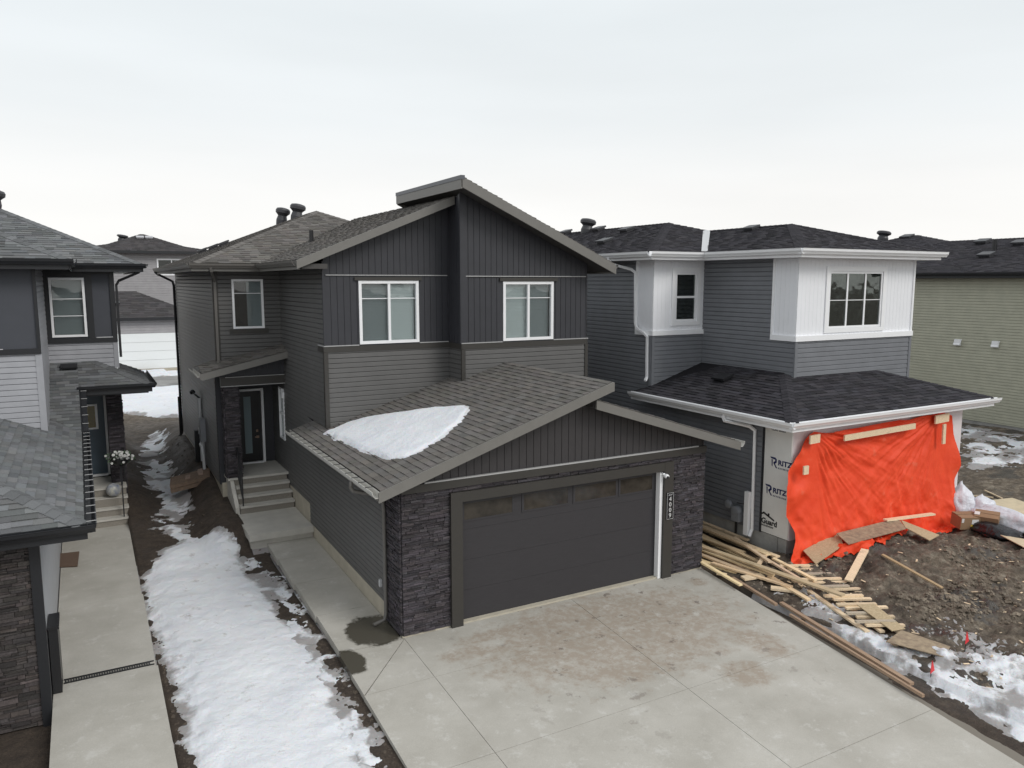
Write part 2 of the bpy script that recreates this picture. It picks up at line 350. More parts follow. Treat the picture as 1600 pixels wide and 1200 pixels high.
def text(s,size,mat,par,origin,udir,vdir,name='lettering',ext=.002,align='LEFT',bold=0,sx=1.0,space=1.0):
    cu=bpy.data.curves.new(name,'FONT'); cu.body=s; cu.size=size; cu.extrude=ext; cu.align_x=align; cu.align_y='CENTER'; cu.offset=bold; cu.space_character=space
    o=bpy.data.objects.new(name,cu); C.objects.link(o); bpy.context.view_layer.update()
    me=bpy.data.meshes.new_from_object(o.evaluated_get(bpy.context.evaluated_depsgraph_get())); bpy.data.objects.remove(o)
    U=Vector(udir).normalized(); V=Vector(vdir).normalized(); Wn=U.cross(V); off=Vector((0,0,0)); p=par
    while p: off+=Vector(p.location); p=p.parent
    for v in me.vertices: v.co=Vector(origin)+U*v.co.x*sx+V*v.co.y+Wn*v.co.z-off
    me.materials.clear(); me.materials.append(mat); q=bpy.data.objects.new(name,me); C.objects.link(q); q.parent=par; return q
# ---------------------------------------------------------------- noise (numpy)
def _h(ix,iy,s): 
    x=np.sin(ix*127.1+iy*311.7+s*74.7)*43758.5453; return x-np.floor(x)
def vn(x,y,s=0):
    ix=np.floor(x); iy=np.floor(y); fx=x-ix; fy=y-iy; fx=fx*fx*(3-2*fx); fy=fy*fy*(3-2*fy)
    return (_h(ix,iy,s)*(1-fx)+_h(ix+1,iy,s)*fx)*(1-fy)+(_h(ix,iy+1,s)*(1-fx)+_h(ix+1,iy+1,s)*fx)*fy
def fbm(x,y,s=0,o=4,g=.5):
    a=0; am=1; tt=0
    for i in range(o): a=a+am*(vn(x*2**i,y*2**i,s+i*13)-.5); tt+=am; am*=g
    return a/tt*2
def sst(a,b,x): t=np.clip((x-a)/(b-a),0,1); return t*t*(3-2*t)
def ground_h(x,y):
    x=np.asarray(x,float); y=np.asarray(y,float)
    base=.35*sst(18.5,30,y)+.05*sst(30,45,y)
    zh=.10+.35*sst(18.8,20.5,y)+.42*sst(21,24.5,y); zl=.42*sst(21.5,24,y)+.02
    k=1-sst(33,38,y)
    sw=base+(zh-base)*sst(2.15,3.1,x)*sst(18,20,y)*k+np.maximum(zl-base*.5,0)*(1-sst(.9,1.75,x))*sst(18,20,y)*k
    h=np.where(x<5,sw,base*.6)
    h=h-.13*(1-sst(18.5,20,y))*(x<12.2)
    # right hand yard
    m=.46*np.exp(-((x-16.4)/2.5)**2-((y-11.3)/1.35)**2)+.16*np.exp(-((x-18.6)/2.2)**2-((y-9.6)/1.3)**2)+.10*np.exp(-((x-14.6)/1.0)**2-((y-9.6)/1.2)**2)
    rt=sst(12.15,12.6,x)*(y<19.5)
    h=h+rt*(m+.02)+.38*sst(22,32,x)*sst(8,14,y)
    rough=.12*fbm(x*.9,y*.9,3,3)+.11*fbm(x*3.5,y*3.5,5,4,.62)+.07*np.abs(fbm(x*9,y*9,9,3,.6))
    amt=rt*sst(12.3,13.2,x)*(1-.75*sst(22,24,x))+.10
    ruts=.05*np.sin((x*.55+y*.9)*6.0+fbm(x*.5,y*.5,21,2)*3)*sst(16.8,18,x)*(1-sst(11.0,12.5,y))
    h=h+rough*amt+ruts*rt*1.1
    return h
def gz(x,y): return float(ground_h(np.array([x]),np.array([y]))[0])
def grid_obj(name,xs,ys,zf,mat,mask=None,smooth=True,attr=None):
    X,Y=np.meshgrid(xs,ys); Z=zf(X,Y); nx,ny=len(xs),len(ys); co=np.stack([X,Y,Z],-1).reshape(-1,3)
    i=np.arange(nx*ny).reshape(ny,nx); q=np.stack([i[:-1,:-1],i[:-1,1:],i[1:,1:],i[1:,:-1]],-1).reshape(-1,4)
    if mask is not None:
        mk=mask(X,Y).reshape(-1); q=q[mk[q].any(1)]
        used=np.zeros(len(co),bool); used[q.reshape(-1)]=True; rm=np.cumsum(used)-1; co=co[used]; q=rm[q]
    me=bpy.data.meshes.new(name); me.vertices.add(len(co)); me.vertices.foreach_set('co',co.reshape(-1).astype(np.float32))
    me.loops.add(len(q)*4); me.loops.foreach_set('vertex_index',q.reshape(-1).astype(np.int32)); me.polygons.add(len(q)); me.polygons.foreach_set('loop_start',np.arange(0,len(q)*4,4,dtype=np.int32))
    me.update(calc_edges=True); me.validate()
    if smooth: me.polygons.foreach_set('use_smooth',[True]*len(me.polygons))
    me.materials.append(mat); o=bpy.data.objects.new(name,me); C.objects.link(o); return o
def axis(segs):
    o=[segs[0][0]]
    for a,b,st in segs:
        n=max(1,int(round((b-a)/st))); o+=[a+(b-a)*(i+1)/n for i in range(n)]
    return np.array(o)
#@@SETTING
# ---------------------------------------------------------------- setting
def nodemat(name):
    m=bpy.data.materials.new(name); m.use_nodes=True; t=m.node_tree; return m,t.nodes,t.links,t.nodes['Principled BSDF']
def noise(n,l,vec,sc,det=8,ro=.6):
    a=n.new('ShaderNodeTexNoise'); a.inputs['Scale'].default_value=sc; a.inputs['Detail'].default_value=det; a.inputs['Roughness'].default_value=ro; l.new(vec,a.inputs[0]); return a.outputs[0]
def ramp(n,l,fac,stops):
    r=n.new('ShaderNodeValToRGB'); l.new(fac,r.inputs[0]); e=r.color_ramp.elements
    for i,(p,c) in enumerate(stops):
        k=e[i] if i<2 else e.new(p); k.position=p; k.color=(*c,1) if isinstance(c,tuple) else (c,c,c,1)
    return r.outputs[0]
def mixc(n,l,f,a,b,bt='MIX'):
    m=n.new('ShaderNodeMix'); m.data_type='RGBA'; m.blend_type=bt
    for sk,v in ((0,f),(6,a),(7,b)):
        if isinstance(v,(tuple,float,int)): m.inputs[sk].default_value=(*v,1) if isinstance(v,tuple) else v
        else: l.new(v,m.inputs[sk])
    return m.outputs[2]
def bumpn(n,l,b,hs,st=.6,dist=.02):
    prev=None
    for h,s,d in hs:
        q=n.new('ShaderNodeBump'); q.inputs['Strength'].default_value=s; q.inputs['Distance'].default_value=d; l.new(h,q.inputs['Height'])
        if prev: l.new(prev,q.inputs['Normal'])
        prev=q.outputs[0]
    l.new(prev,b.inputs['Normal'])
def mrange(n,l,v,a,b,c=0,d=1):
    q=n.new('ShaderNodeMapRange'); q.inputs[1].default_value=a; q.inputs[2].default_value=b; q.inputs[3].default_value=c; q.inputs[4].default_value=d; l.new(v,q.inputs[0]); return q.outputs[0]
def math_(n,l,op,a,b):
    q=n.new('ShaderNodeMath'); q.operation=op
    for i,v in enumerate((a,b)):
        if isinstance(v,(int,float)): q.inputs[i].default_value=v
        else: l.new(v,q.inputs[i])
    return q.outputs[0]
soil,n,l,b=nodemat('thawing mud'); tcn=n.new('ShaderNodeTexCoord'); V=tcn.outputs['Object']
sx=n.new('ShaderNodeSeparateXYZ'); l.new(V,sx.inputs[0])
n1=noise(n,l,V,.55,6); n2=noise(n,l,V,4.5,9,.7); n3=noise(n,l,V,34,6,.7)
mpg=n.new('ShaderNodeMapping'); mpg.inputs['Rotation'].default_value=(0,0,.9); mpg.inputs['Scale'].default_value=(.5,3.5,1); l.new(V,mpg.inputs[0]); n4=noise(n,l,mpg.outputs[0],1.3,8,.65)
dark=ramp(n,l,n2,[(.3,(.028,.020,.015)),(.7,(.075,.055,.040))])
lite=ramp(n,l,n2,[(.3,(.060,.046,.034)),(.5,(.15,.120,.088)),(.68,(.33,.285,.225))])
rt=mrange(n,l,sx.outputs[0],11.5,14.5); q=math_(n,l,'MULTIPLY',rt,mrange(n,l,math_(n,l,'ADD',math_(n,l,'MULTIPLY',n1,.6),math_(n,l,'MULTIPLY',n4,.6)),.46,.70))
far=mrange(n,l,sx.outputs[1],30,42); q=math_(n,l,'MAXIMUM',q,math_(n,l,'MULTIPLY',far,.8))
cc=mixc(n,l,q,dark,lite); cc=mixc(n,l,.55,cc,ramp(n,l,n3,[(.32,.4),(.68,1.75)]),'MULTIPLY'); l.new(cc,b.inputs['Base Color'])
wetm=math_(n,l,'MULTIPLY',mrange(n,l,noise(n,l,V,.75,5,.6),.56,.60),mrange(n,l,sx.outputs[0],11.5,13)); cc=mixc(n,l,math_(n,l,'MULTIPLY',wetm,.75),cc,(.06,.055,.05)); l.new(cc,b.inputs['Base Color'])
l.new(math_(n,l,'SUBTRACT',ramp(n,l,n1,[(.35,.6),(.6,.95)]),math_(n,l,'MULTIPLY',wetm,.42)),b.inputs['Roughness']); bumpn(n,l,b,[(n3,.9,.02),(n2,.7,.08)])
conc,n,l,b=nodemat('stained concrete'); tcn=n.new('ShaderNodeTexCoord'); V=tcn.outputs['Object']; sx=n.new('ShaderNodeSeparateXYZ'); l.new(V,sx.inputs[0])
c0=ramp(n,l,noise(n,l,V,.9,7),[(.3,(.385,.365,.322)),(.7,(.505,.485,.44))]); c0=mixc(n,l,.35,c0,ramp(n,l,noise(n,l,V,60,4),[(.3,.75),(.7,1.15)]),'MULTIPLY')
mp4=n.new('ShaderNodeMapping'); mp4.inputs['Scale'].default_value=(.8,1.2,1); l.new(V,mp4.inputs[0])
sn=noise(n,l,mp4.outputs[0],1.0,12,.70); band=math_(n,l,'MULTIPLY',mrange(n,l,sx.outputs[1],7.5,10.5),mrange(n,l,sx.outputs[0],5.2,7.0)); 
 
def blob(x0,y0,rx,ry,edge=.25,amp=1.6,sc=4):
    dx=math_(n,l,'DIVIDE',math_(n,l,'SUBTRACT',sx.outputs[0],x0),rx); dy=math_(n,l,'DIVIDE',math_(n,l,'SUBTRACT',sx.outputs[1],y0),ry)
    d=math_(n,l,'ADD',math_(n,l,'MULTIPLY',dx,dx),math_(n,l,'MULTIPLY',dy,dy)); d=math_(n,l,'ADD',d,math_(n,l,'MULTIPLY',math_(n,l,'SUBTRACT',noise(n,l,V,sc,9,.72),.5),amp)); return mrange(n,l,d,1.0,1.0-edge)
st=None
for bb_ in ((8.6,11.3,3.2,1.9),(7.8,12.35,1.5,.45),(8.35,11.6,.9,.6),(9.9,12.1,1.5,.35),(9.3,11.0,.75,.8),(8.0,10.3,.9,.8),(6.4,12.3,.8,.25),(11.6,12.4,.3,.25),(5.7,11.9,.6,.3),(10.7,9.7,.5,.7),(9.6,9.0,.5,.5)):
    q_=blob(*bb_,.65,3.2,3.2); st=q_ if st is None else math_(n,l,'MAXIMUM',st,q_)
st=math_(n,l,'MULTIPLY',st,.62)
st2=noise(n,l,V,7,6,.7); st=math_(n,l,'MULTIPLY',st,mrange(n,l,st2,.34,.55,.25,1))
c0=mixc(n,l,st,c0,(.29,.22,.16))
s5=mrange(n,l,noise(n,l,V,2.6,8,.7),.60,.64,0,.7); c0=mixc(n,l,math_(n,l,'MULTIPLY',s5,band),c0,(.13,.10,.085))
wh=mrange(n,l,noise(n,l,V,2.7,12,.8),.55,.63,0,.45); c0=mixc(n,l,wh,c0,(.60,.59,.56))
# meltwater below the downspout: a wet puddle with its own outline
def blob_(x0,y0,rx,ry,edge=.25):
    dx=math_(n,l,'DIVIDE',math_(n,l,'SUBTRACT',sx.outputs[0],x0),rx); dy=math_(n,l,'DIVIDE',math_(n,l,'SUBTRACT',sx.outputs[1],y0),ry)
    d=math_(n,l,'ADD',math_(n,l,'MULTIPLY',dx,dx),math_(n,l,'MULTIPLY',dy,dy)); d=math_(n,l,'ADD',d,math_(n,l,'MULTIPLY',math_(n,l,'SUBTRACT',noise(n,l,V,4,6,.7),.5),1.6)); return mrange(n,l,d,1.0,1.0-edge)
wet=math_(n,l,'MAXIMUM',blob(4.55,13.55,.62,.68),blob(3.75,12.6,.28,.5))
c0=mixc(n,l,wet,c0,(.085,.078,.062)); l.new(c0,b.inputs['Base Color'])
l.new(mrange(n,l,wet,0,1,.88,.22),b.inputs['Roughness']); bumpn(n,l,b,[(noise(n,l,V,45,5),.25,.006)])
def snowmat(name,dirt,dc=(.30,.27,.25),edge=.85):
    m,n,l,b=nodemat(name); tcn=n.new('ShaderNodeTexCoord'); V=tcn.outputs['Object']
    c=ramp(n,l,noise(n,l,V,1.1,6),[(.3,(.70,.72,.765)),(.7,(.82,.835,.86))])
    c=mixc(n,l,mrange(n,l,noise(n,l,V,2.2,9,.72),.62-dirt,.74-dirt*.6,0,.9),c,dc)
    ta=n.new('ShaderNodeAttribute'); ta.attribute_name='Thin'; tf=mrange(n,l,math_(n,l,'ADD',ta.outputs['Fac'],math_(n,l,'MULTIPLY',math_(n,l,'SUBTRACT',noise(n,l,V,9,8,.75),.5),1.1)),.35,.95,0,edge)
    c=mixc(n,l,tf,c,(.27,.25,.24)); l.new(c,b.inputs['Base Color']); b.inputs['Roughness'].default_value=.7; b.inputs['Specular IOR Level'].default_value=.3
    b.inputs['Subsurface Weight'].default_value=.15; b.inputs['Subsurface Scale'].default_value=.03
    bumpn(n,l,b,[(noise(n,l,V,28,7,.7),.45,.025),(noise(n,l,V,5,6,.6),.5,.08)]); return m
snow_c=snowmat('clean snow',.035); snow_d=snowmat('dirty snow',.115); snow_r=snowmat('roof snow',-.3,edge=.25); snow_m=snowmat('icy melt snow',.06,(.20,.185,.18))
asph,n,l,b=nodemat('wet lane asphalt'); tcn=n.new('ShaderNodeTexCoord'); V=tcn.outputs['Object']; l.new(ramp(n,l,noise(n,l,V,.8,8,.7),[(.35,(.10,.095,.09)),(.65,(.30,.29,.28))]),b.inputs['Base Color']); b.inputs['Roughness'].default_value=.5

gx=axis([(-900,-80,60),(-80,-20,6),(-20,-2,.8),(-2,4.6,.07),(4.6,12.0,.4),(12.0,22.5,.06),(22.5,36,.25),(36,60,1.5),(60,1200,60)])
gy=axis([(-500,-30,60),(-30,0,2),(0,5,.3),(5,15.5,.06),(15.5,27,.10),(27,50,.4),(50,90,2),(90,300,20),(300,1500,120)])
def gfun(X,Y):
    Z=ground_h(X,Y)
    ext=lambda x0,x1,y0,y1: (X>x0)&(X<x1)&(Y>y0)&(Y<y1)
    fp=ext(-6,.74,-20,23.2)|ext(3.72,11.4,-20,13.2)|ext(3.72,12.1,13,19.0)|ext(3.34,4.9,19.0,24)
    return np.where(fp,np.minimum(Z,-.06)-.10,Z)
g=grid_obj('ground',gx,gy,gfun,soil); struct(g)
def sdf(poly,X,Y):
    d=np.full(X.shape,1e9); ins=np.zeros(X.shape,bool); n=len(poly)
    for i in range(n):
        ax,ay=poly[i]; bx,by=poly[(i+1)%n]; ex,ey=bx-ax,by-ay; t=np.clip(((X-ax)*ex+(Y-ay)*ey)/(ex*ex+ey*ey),0,1)
        d=np.minimum(d,np.hypot(X-ax-t*ex,Y-ay-t*ey)); c=((ay>Y)!=(by>Y))&(X<(bx-ax)*(Y-ay)/((by-ay)if abs(by-ay)>1e-9 else 1e-9)+ax); ins^=c
    return np.where(ins,d,-d)
def snow(name,poly,mat,label,th=.10,rag=.16,res=.05,cat='snow',base=ground_h,soft=.28,sc=2.2,kind='stuff',hol=0):
    xs=[p[0] for p in poly]; ys=[p[1] for p in poly]; X=np.arange(min(xs)-.3,max(xs)+.3,res); Y=np.arange(min(ys)-.3,max(ys)+.3,res)
    def T(A,B):
        s=sdf(poly,A,B)+rag*fbm(A*sc,B*sc,31,5,.62)*1.6
        if hol: s=np.minimum(s,(fbm(A*1.3,B*1.3,77,5,.6)+hol)*.6)
        return np.clip(s/soft,-.5,1)*th*(.75+.35*fbm(A*1.2,B*1.2,5,3))+np.where(s>0,.006*fbm(A*6,B*6,8,4,.6),0)
    o=grid_obj(name,X,Y,lambda A,B: base(A,B)+T(A,B),mat,mask=lambda A,B:T(A,B)>-.03); tag(o,label,cat,kind=kind)
    me=o.data; co=np.empty(len(me.vertices)*3,dtype=np.float32); me.vertices.foreach_get('co',co); co=co.reshape(-1,3); t_=T(co[:,0],co[:,1])
    at=me.attributes.new('Thin','FLOAT','POINT'); at.data.foreach_set('value',np.clip(1-t_/(th*.42),0,1).astype(np.float32)); return o
snow('snow',[(.76,16.7),(.84,18.84),(1.35,20.2),(2.0,20.95),(2.75,20.6),(3.05,19.8),(3.1,18.2),(3.15,17.06),(3.2,15.3),(3.38,14.5),(3.35,13.3),(3.32,12.4),(3.2,11.2),(3.1,9),(3.0,5),(.95,5),(.95,12.5),(.98,13.7),(.86,15)],snow_c,'bright snow bank between the two concrete paths',th=.10,rag=.17,soft=.42,sc=3.0)
snow('snow',[(3.0,19.9),(3.45,18.9),(3.6,17.0),(3.6,14.0),(3.5,12),(3.35,9),(2.9,9),(3.0,13),(2.9,16),(2.8,19)],snow_m,'dirty slush fringe between the snow bank and the centre walkway',th=.05,rag=.35,soft=.25,hol=.16,sc=3.5)
snow('snow',[(2.35,34.9),(2.7,34.1),(2.54,31.1),(2.42,27.8),(2.45,24.6),(2.35,22.4),(2.12,20.7),(1.75,20.7),(1.6,21.5),(1.45,22.9),(1.5,25),(1.5,28),(1.65,32)],snow_c,'narrow strip of melting snow in the ditch between the houses',th=.05,rag=.25,soft=.2,hol=.22,sc=3)
snow('snow',[(-3,39.5),(1.4,40.8),(2.7,39.1),(4.5,37.5),(8,36.5),(16,38),(16,49.5),(-6,49.5)],snow_c,'wide snow field behind the houses before the lane',th=.15,rag=.5,res=.15,sc=1)
snow('snow',[(-6,55),(16,55),(16,59.7),(-6,59.7)],snow_m,'grey slush strip in front of the far white garage door',th=.12,rag=.5,res=.2,sc=1)
snow('snow',[(12.75,11.1),(13.1,10.9),(13.15,9.8),(12.75,9.2),(12.7,8.5),(13.1,7.6),(14.0,7.3),(14.1,6.4),(13.6,5),(12.2,4),(11.8,5.6),(12.0,7.6),(12.15,9.0),(12.4,10.2)],snow_d,'dirty snow left beside the driveway and the lumber pile',th=.07,rag=.30,soft=.25,hol=.30,sc=3)
snow('snow',[(13.8,8.35),(14.3,8.0),(14.2,7.2),(13.7,7.3)],snow_m,'small icy melt patch in the mud by the driveway',th=.035,rag=.2,soft=.2,hol=.1)
snow('snow',[(27.8,16.4),(29.5,18.3),(32.6,19.9),(33.4,17.3),(33.4,15.0),(29.2,14.8),(27.9,14.0),(26.2,14.6)],snow_m,'wide melting snow sheet before the olive beige house',th=.07,rag=.8,res=.09,sc=.9,soft=.4,hol=.18)
snow('snow',[(24.5,15.5),(26.5,17.5),(30,20.5),(32,21.5),(30,22.5),(24,20)],snow_m,'thin snow remnant behind the house under construction',th=.06,rag=.7,res=.12,sc=.9,hol=.2)
snow('snow',[(24,11.3),(27.5,12.8),(30.5,12.6),(28,10.5),(24.5,10.2)],snow_m,'broken ice crust on the open mud lot at right',th=.05,rag=.6,res=.09,sc=1.1,hol=.02)
mb=MB(); mb.box(-40,60,49.9,55.1,.2,.44); o=mb.build('road',asph); struct(o)
# driveway, walkways
def slab(mb,poly,top,th=.14):
    mb.prism([(x,y,top(x,y)) for x,y in poly],(0,0,-th))
zd=lambda x,y: -.018*max(0,13-y)
dv=MB(); g_=.0045
def lx(y): return 3.66-.03*(13-y)
def rx(y): return 12.25-.14*(13-y)
ysj=[12.95,11.42,9.1,6.8,4.5,1,-6,-18]
for i in range(len(ysj)-1):
    a,c=ysj[i],ysj[i+1]; cols=[(lx(a),lx(c)),(4.9-.03*(13-a),4.9-.03*(13-c)),(8.62-.06*(13-a),8.62-.06*(13-c)),(rx(a),rx(c))]
    for k in range(3):
        (p0,p1),(q0,q1)=cols[k],cols[k+1]
        if i==0 and k==0:
            slab(dv,[(p0,a-.005),(4.9-g_*2,a-.005),(p1+g_*2,c+g_*3)],zd); slab(dv,[(4.9-g_,a-.02),(q1-g_,c+g_),(p1+.03,c+g_)],zd); continue
        slab(dv,[(p0+g_,a-g_),(q0-g_,a-g_),(q1-g_,c+g_),(p1+g_,c+g_)],zd)
slab(dv,[(4.9,13.3),(12.25,13.3),(12.25,12.955),(4.9,12.955)],lambda x,y:-.002)
struct(dv.build('driveway',conc))
dj=MB(); slab(dj,[(3.7,12.9),(12.2,12.9),(9.3,-17),(3.0,-17)],lambda x,y:zd(x,y)-.03,.05); struct(dj.build('driveway_joint_bed',M('joint filler',(.20,.18,.15),rough=.9)))
wk=MB(); zw=lambda x,y: .12*max(0,(y-13)/6.2)
for a,c in ((12.965,14.65),(14.65,16.42),(16.42,18.02),(18.02,19.35)): slab(wk,[(3.69,a+g_),(4.86,a+g_),(4.86,c-g_),(3.72,c-g_)],zw)
struct(wk.build('walkway',conc))
lw=MB()
for a,c in ((-16,4),(4,9),(9,14.0),(14.0,17.5),(17.5,23.0)): slab(lw,[(-.76,a+g_),(.76,a+g_),(.79,c-g_),(-.76,c-g_)],lambda x,y:.04+.03*max(0,y-16)/7,.16)
struct(lw.build('walkway',conc))
mb=MB()
for k in range(34):
    x=-.6+k*.038; mb.box(x,x+.02,14.06,14.17,.046,.056)
mb.box(-.62,.74,14.04,14.06,.03,.058); mb.box(-.62,.74,14.17,14.19,.03,.058); o=mb.build('drain_grate',blk); tag(o,'narrow dark drain grate set across the left concrete path','drain')
# ================================================================ MAIN HOUSE
mh=thing('dark_house',(7.5,20,0),'dark grey two storey house with attached double garage and taupe shingles','house')
m_=MB()
# lap siding
lap(m_,(3.15,22),'front',[rect(0,1.75,4.3,7.0)],[(.45,1.27,5.33,6.66)])
lap(m_,(3.15,0),'left',[[(22,4.1),(31.1,4.1),(31.1,7.0),(22,7.0)],[(22.5,.98),(31.1,1.02),(31.1,4.1),(22.5,4.1)]])
lap(m_,(4.9,0),'left',[rect(17.7,22.0,4.0,7.0),rect(17.7,23.5,3.2,4.0),rect(21.2,23.5,.93,3.2),[(13.85,.36),(19.5,.42),(19.5,3.2),(13.85,2.92)],rect(19.5,21.2,.93,3.2)],[(22.0,22.6,2.12,3.6)])
lap(m_,(4.9,17.7),'front',[rect(0,3.15,3.0,5.0)]); lap(m_,(8.05,16.95),'front',[rect(0,3.6,3.3,5.0)])
lap(m_,(8.05,0),'left',[rect(16.95,17.7,3.6,5.0)]); lap(m_,(11.65,0),'right',[rect(16.95,31,3.0,7.0)])
lap(m_,(12.2,0),'right',[rect(13.4,17.0,.4,3.1)])
lap(m_,(3.15,31.1),'back',[rect(0,8.5,1,7.0)])
m_.split('siding',s_taupe,mh)
m_=MB()
for f in ([(3.2,22.6,0),(3.2,31,0),(3.2,31,6.9),(3.2,22.6,6.9)],[(3.2,22.05,4.2),(3.2,22.6,4.2),(3.2,22.6,6.9),(3.2,22.05,6.9)],[(4.95,13.9,0),(4.95,23.4,0),(4.95,23.4,3.0),(4.95,13.9,3.0)],[(3.2,31.05,0),(11.6,31.05,0),(11.6,31.05,7),(3.2,31.05,7)],[(11.6,17,0),(11.6,31,0),(11.6,31,7),(11.6,17,7)]): m_.face(f)
m_.build('wall_core',groove,mh)
# board siding
m_=MB()
gl=lambda s: 6.98+.41*(s+.6)   # underside of left roof slope along front wall (s from X=4.9)
boards(m_,(4.9,17.7),'front',[[(0,5.1),(3.15,5.1),(3.15,8.47),(0,7.17)]],[(.82,2.32,5.13,6.62)])
boards(m_,(8.05,16.95),'front',[[(0,5.1),(3.6,5.1),(3.6,7.07),(0,8.67)]],[(1.10,2.56,5.13,6.6)])
boards(m_,(8.05,0),'left',[rect(16.95,17.7,5.1,8.62)]); boards(m_,(4.9,0),'left',[rect(17.7,18.15,5.08,6.98)])
m_.split('board_siding',s_dk,mh)
m_=MB(); boards(m_,(4.9,13.0),'front',[[(0,2.9),(4.2,2.9),(4.2,4.37),(0,2.99)],[(4.2,2.9),(7.3,2.9),(7.3,3.04),(4.2,4.03)]],w=.165)
m_.split('gable_board_siding',s_dkg,mh)
# trims
m_=MB()
for x0,x1,y,z in ((4.86,8.07,17.7,5.1),(8.02,11.68,16.95,5.1)): m_.box(x0,x1,y-.045,y+.01,z-.13,z); 
m_.box(4.852,4.902,17.658,18.17,4.972,5.098); m_.box(8.003,8.048,16.908,17.66,4.972,5.098)
m_.box(4.86,4.95,17.64,17.70,3.2,4.965); m_.box(4.85,4.898,17.643,17.75,3.2,4.964); m_.box(8.0,8.1,16.89,16.95,3.4,4.965); m_.box(11.6,11.69,16.9,16.95,3.1,4.965)
m_.box(3.11,3.25,21.955,22.0,4.3,6.98); m_.box(3.105,3.149,21.958,22.05,4.3,6.978)
m_.box(5.62,7.3,17.63,17.70,6.625,6.70); m_.box(9.05,10.72,16.88,16.95,6.605,6.69)
m_.box(3.5,4.52,21.94,22.0,5.20,5.325); m_.box(4.9,12.25,12.935,13.0,2.75,2.90)
m_.box(5.86,6.10,12.90,13.06,-.01,2.66); m_.box(11.02,11.27,12.90,13.06,-.01,2.66); m_.box(6.10,11.02,12.905,13.06,2.46,2.655)
m_.box(4.85,4.9,13.8,13.86,.35,2.8)
m_.split('trim',trim_b,mh)
m_=MB(); m_.box(8.0,8.16,16.90,16.95,5.1,8.7); m_.box(7.98,8.048,16.903,17.0,5.1,8.655); m_.box(4.87,4.92,17.655,17.70,5.1,7.05); m_.split('corner_board',s_dk,mh)
m_=MB()
for x0,x1,y,z in ((4.855,5.7,17.7,5.11),(7.23,8.0,17.7,5.11),(8.0,9.13,16.95,5.11),(10.62,11.69,16.95,5.11),(4.95,7.98,17.7,6.74),(8.13,11.6,16.95,6.72)): m_.box(x0,x1,y-.056,y-.02,z-.005,z+.015)
m_.box(4.85,4.88,17.66,18.17,5.105,5.125); m_.box(5.35,12.0,12.925,12.99,2.905,2.93)
m_.split('flashing',M('pale metal flashing',(.42,.42,.42),rough=.4),mh)
# windows
window(mh,(4.9,17.7),'front',.82,2.32,5.13,6.62,vert=(1.57,),hor=(6.2,),bl=(blindg,blind),depth=.05,fw=.07)
window(mh,(8.05,16.95),'front',1.10,2.56,5.13,6.6,vert=(1.83,),hor=(6.19,),bl=(blind,blindg),depth=.05,fw=.07)
window(mh,(3.15,22),'front',.45,1.27,5.33,6.66,hor=(6.28,),bl=(blindg,),depth=.05,blr=[(.85,1.22)])
window(mh,(4.9,0),'left',22.0,22.6,2.12,3.6,half=2.86,depth=.05,fw=.05)
# roofs
z0=7.07; S=.41; ax_,ay,az=7.0,25.8,7.07+.41*4.4
m_=MB(); A=(2.6,21.4,z0); B=(11.4,21.4,z0); Cc=(11.4,31.5,z0); D=(2.6,31.5,z0); P=(ax_,ay,az); Q=(ax_,27.1,az)
shingles(m_,[A,B,P],seed=11); shingles(m_,[D,A,P,Q],seed=12); shingles(m_,[B,Cc,Q,P],seed=13,e=.3); shingles(m_,[Cc,D,Q],seed=14,e=.3)
caps(m_,A,P,.29,seed=5); caps(m_,D,Q,.29,seed=6); caps(m_,P,Q,.41,seed=7); caps(m_,B,P,.29,seed=8)
shingles(m_,[(4.3,17.25,7.08),(8.05,17.25,7.08+.41*3.75),(8.05,25.15,7.08+.41*3.75),(4.3,21.47,7.08)],seed=15)
shingles(m_,[(8.05,20.5,8.62),(11.4,20.5,7.25),(11.4,22,7.25),(8.05,25.15,8.62)],seed=16,e=.3)
shingles(m_,[(7.8,16.4,8.98),(12.15,16.4,7.04),(12.15,20.5,7.04),(7.8,20.5,8.98)],seed=17)
m_.build('roof',sh_brown,mh)
m_=MB(); T=Vector((0,0,-.2))
m_.prism([(7.8,16.44,8.95),(12.12,16.44,7.02),(12.12,20.5,7.02),(7.8,20.5,8.95)],(0,0,-.17)); m_.prism([(4.33,17.29,7.05),(8.0,17.29,8.55),(8.0,21.5,8.55),(4.33,21.5,7.05)],(0,0,-.12))
m_.box(2.65,4.3,21.45,22.0,6.88,6.98); m_.box(2.65,3.15,22.0,31.45,6.88,6.98); m_.box(4.33,4.9,17.3,22,6.88,6.99)
m_.split('soffit',M('dark soffit',(.06,.056,.053),rough=.6),mh)
m_=MB()
def slopef(mb,x0,z0_,x1,z1_,y,h=.2,t=.035): mb.prism([(x0,y,z0_),(x1,y,z1_),(x1,y,z1_-h),(x0,y,z0_-h)],(0,t,0))
slopef(m_,4.2,7.06,8.0,7.06+.41*3.8,17.215,.19,.045); slopef(m_,7.78,8.975,12.17,7.017,16.36,.235,.05)
m_.box(7.765,7.80,16.36,20.5,8.70,8.905); m_.prism([(7.8,20.5,8.90),(7.8,20.5,8.68),(12.1,20.5,6.8),(12.1,20.5,7.0)],(0,.03,0))
m_.box(12.15,12.18,16.41,20.5,6.80,7.0); m_.box(4.22,4.27,17.27,21.42,6.86,7.03); m_.box(2.55,4.22,21.36,21.41,6.86,7.03); m_.box(2.55,2.6,21.41,31.5,6.86,7.03)
m_.split('fascia',trim_t,mh)
m_=MB(); m_.box(7.755,7.86,16.35,20.51,8.91,9.0); m_.build('ridge_flashing',M('slate metal flashing',(.10,.105,.12),rough=.4),mh)
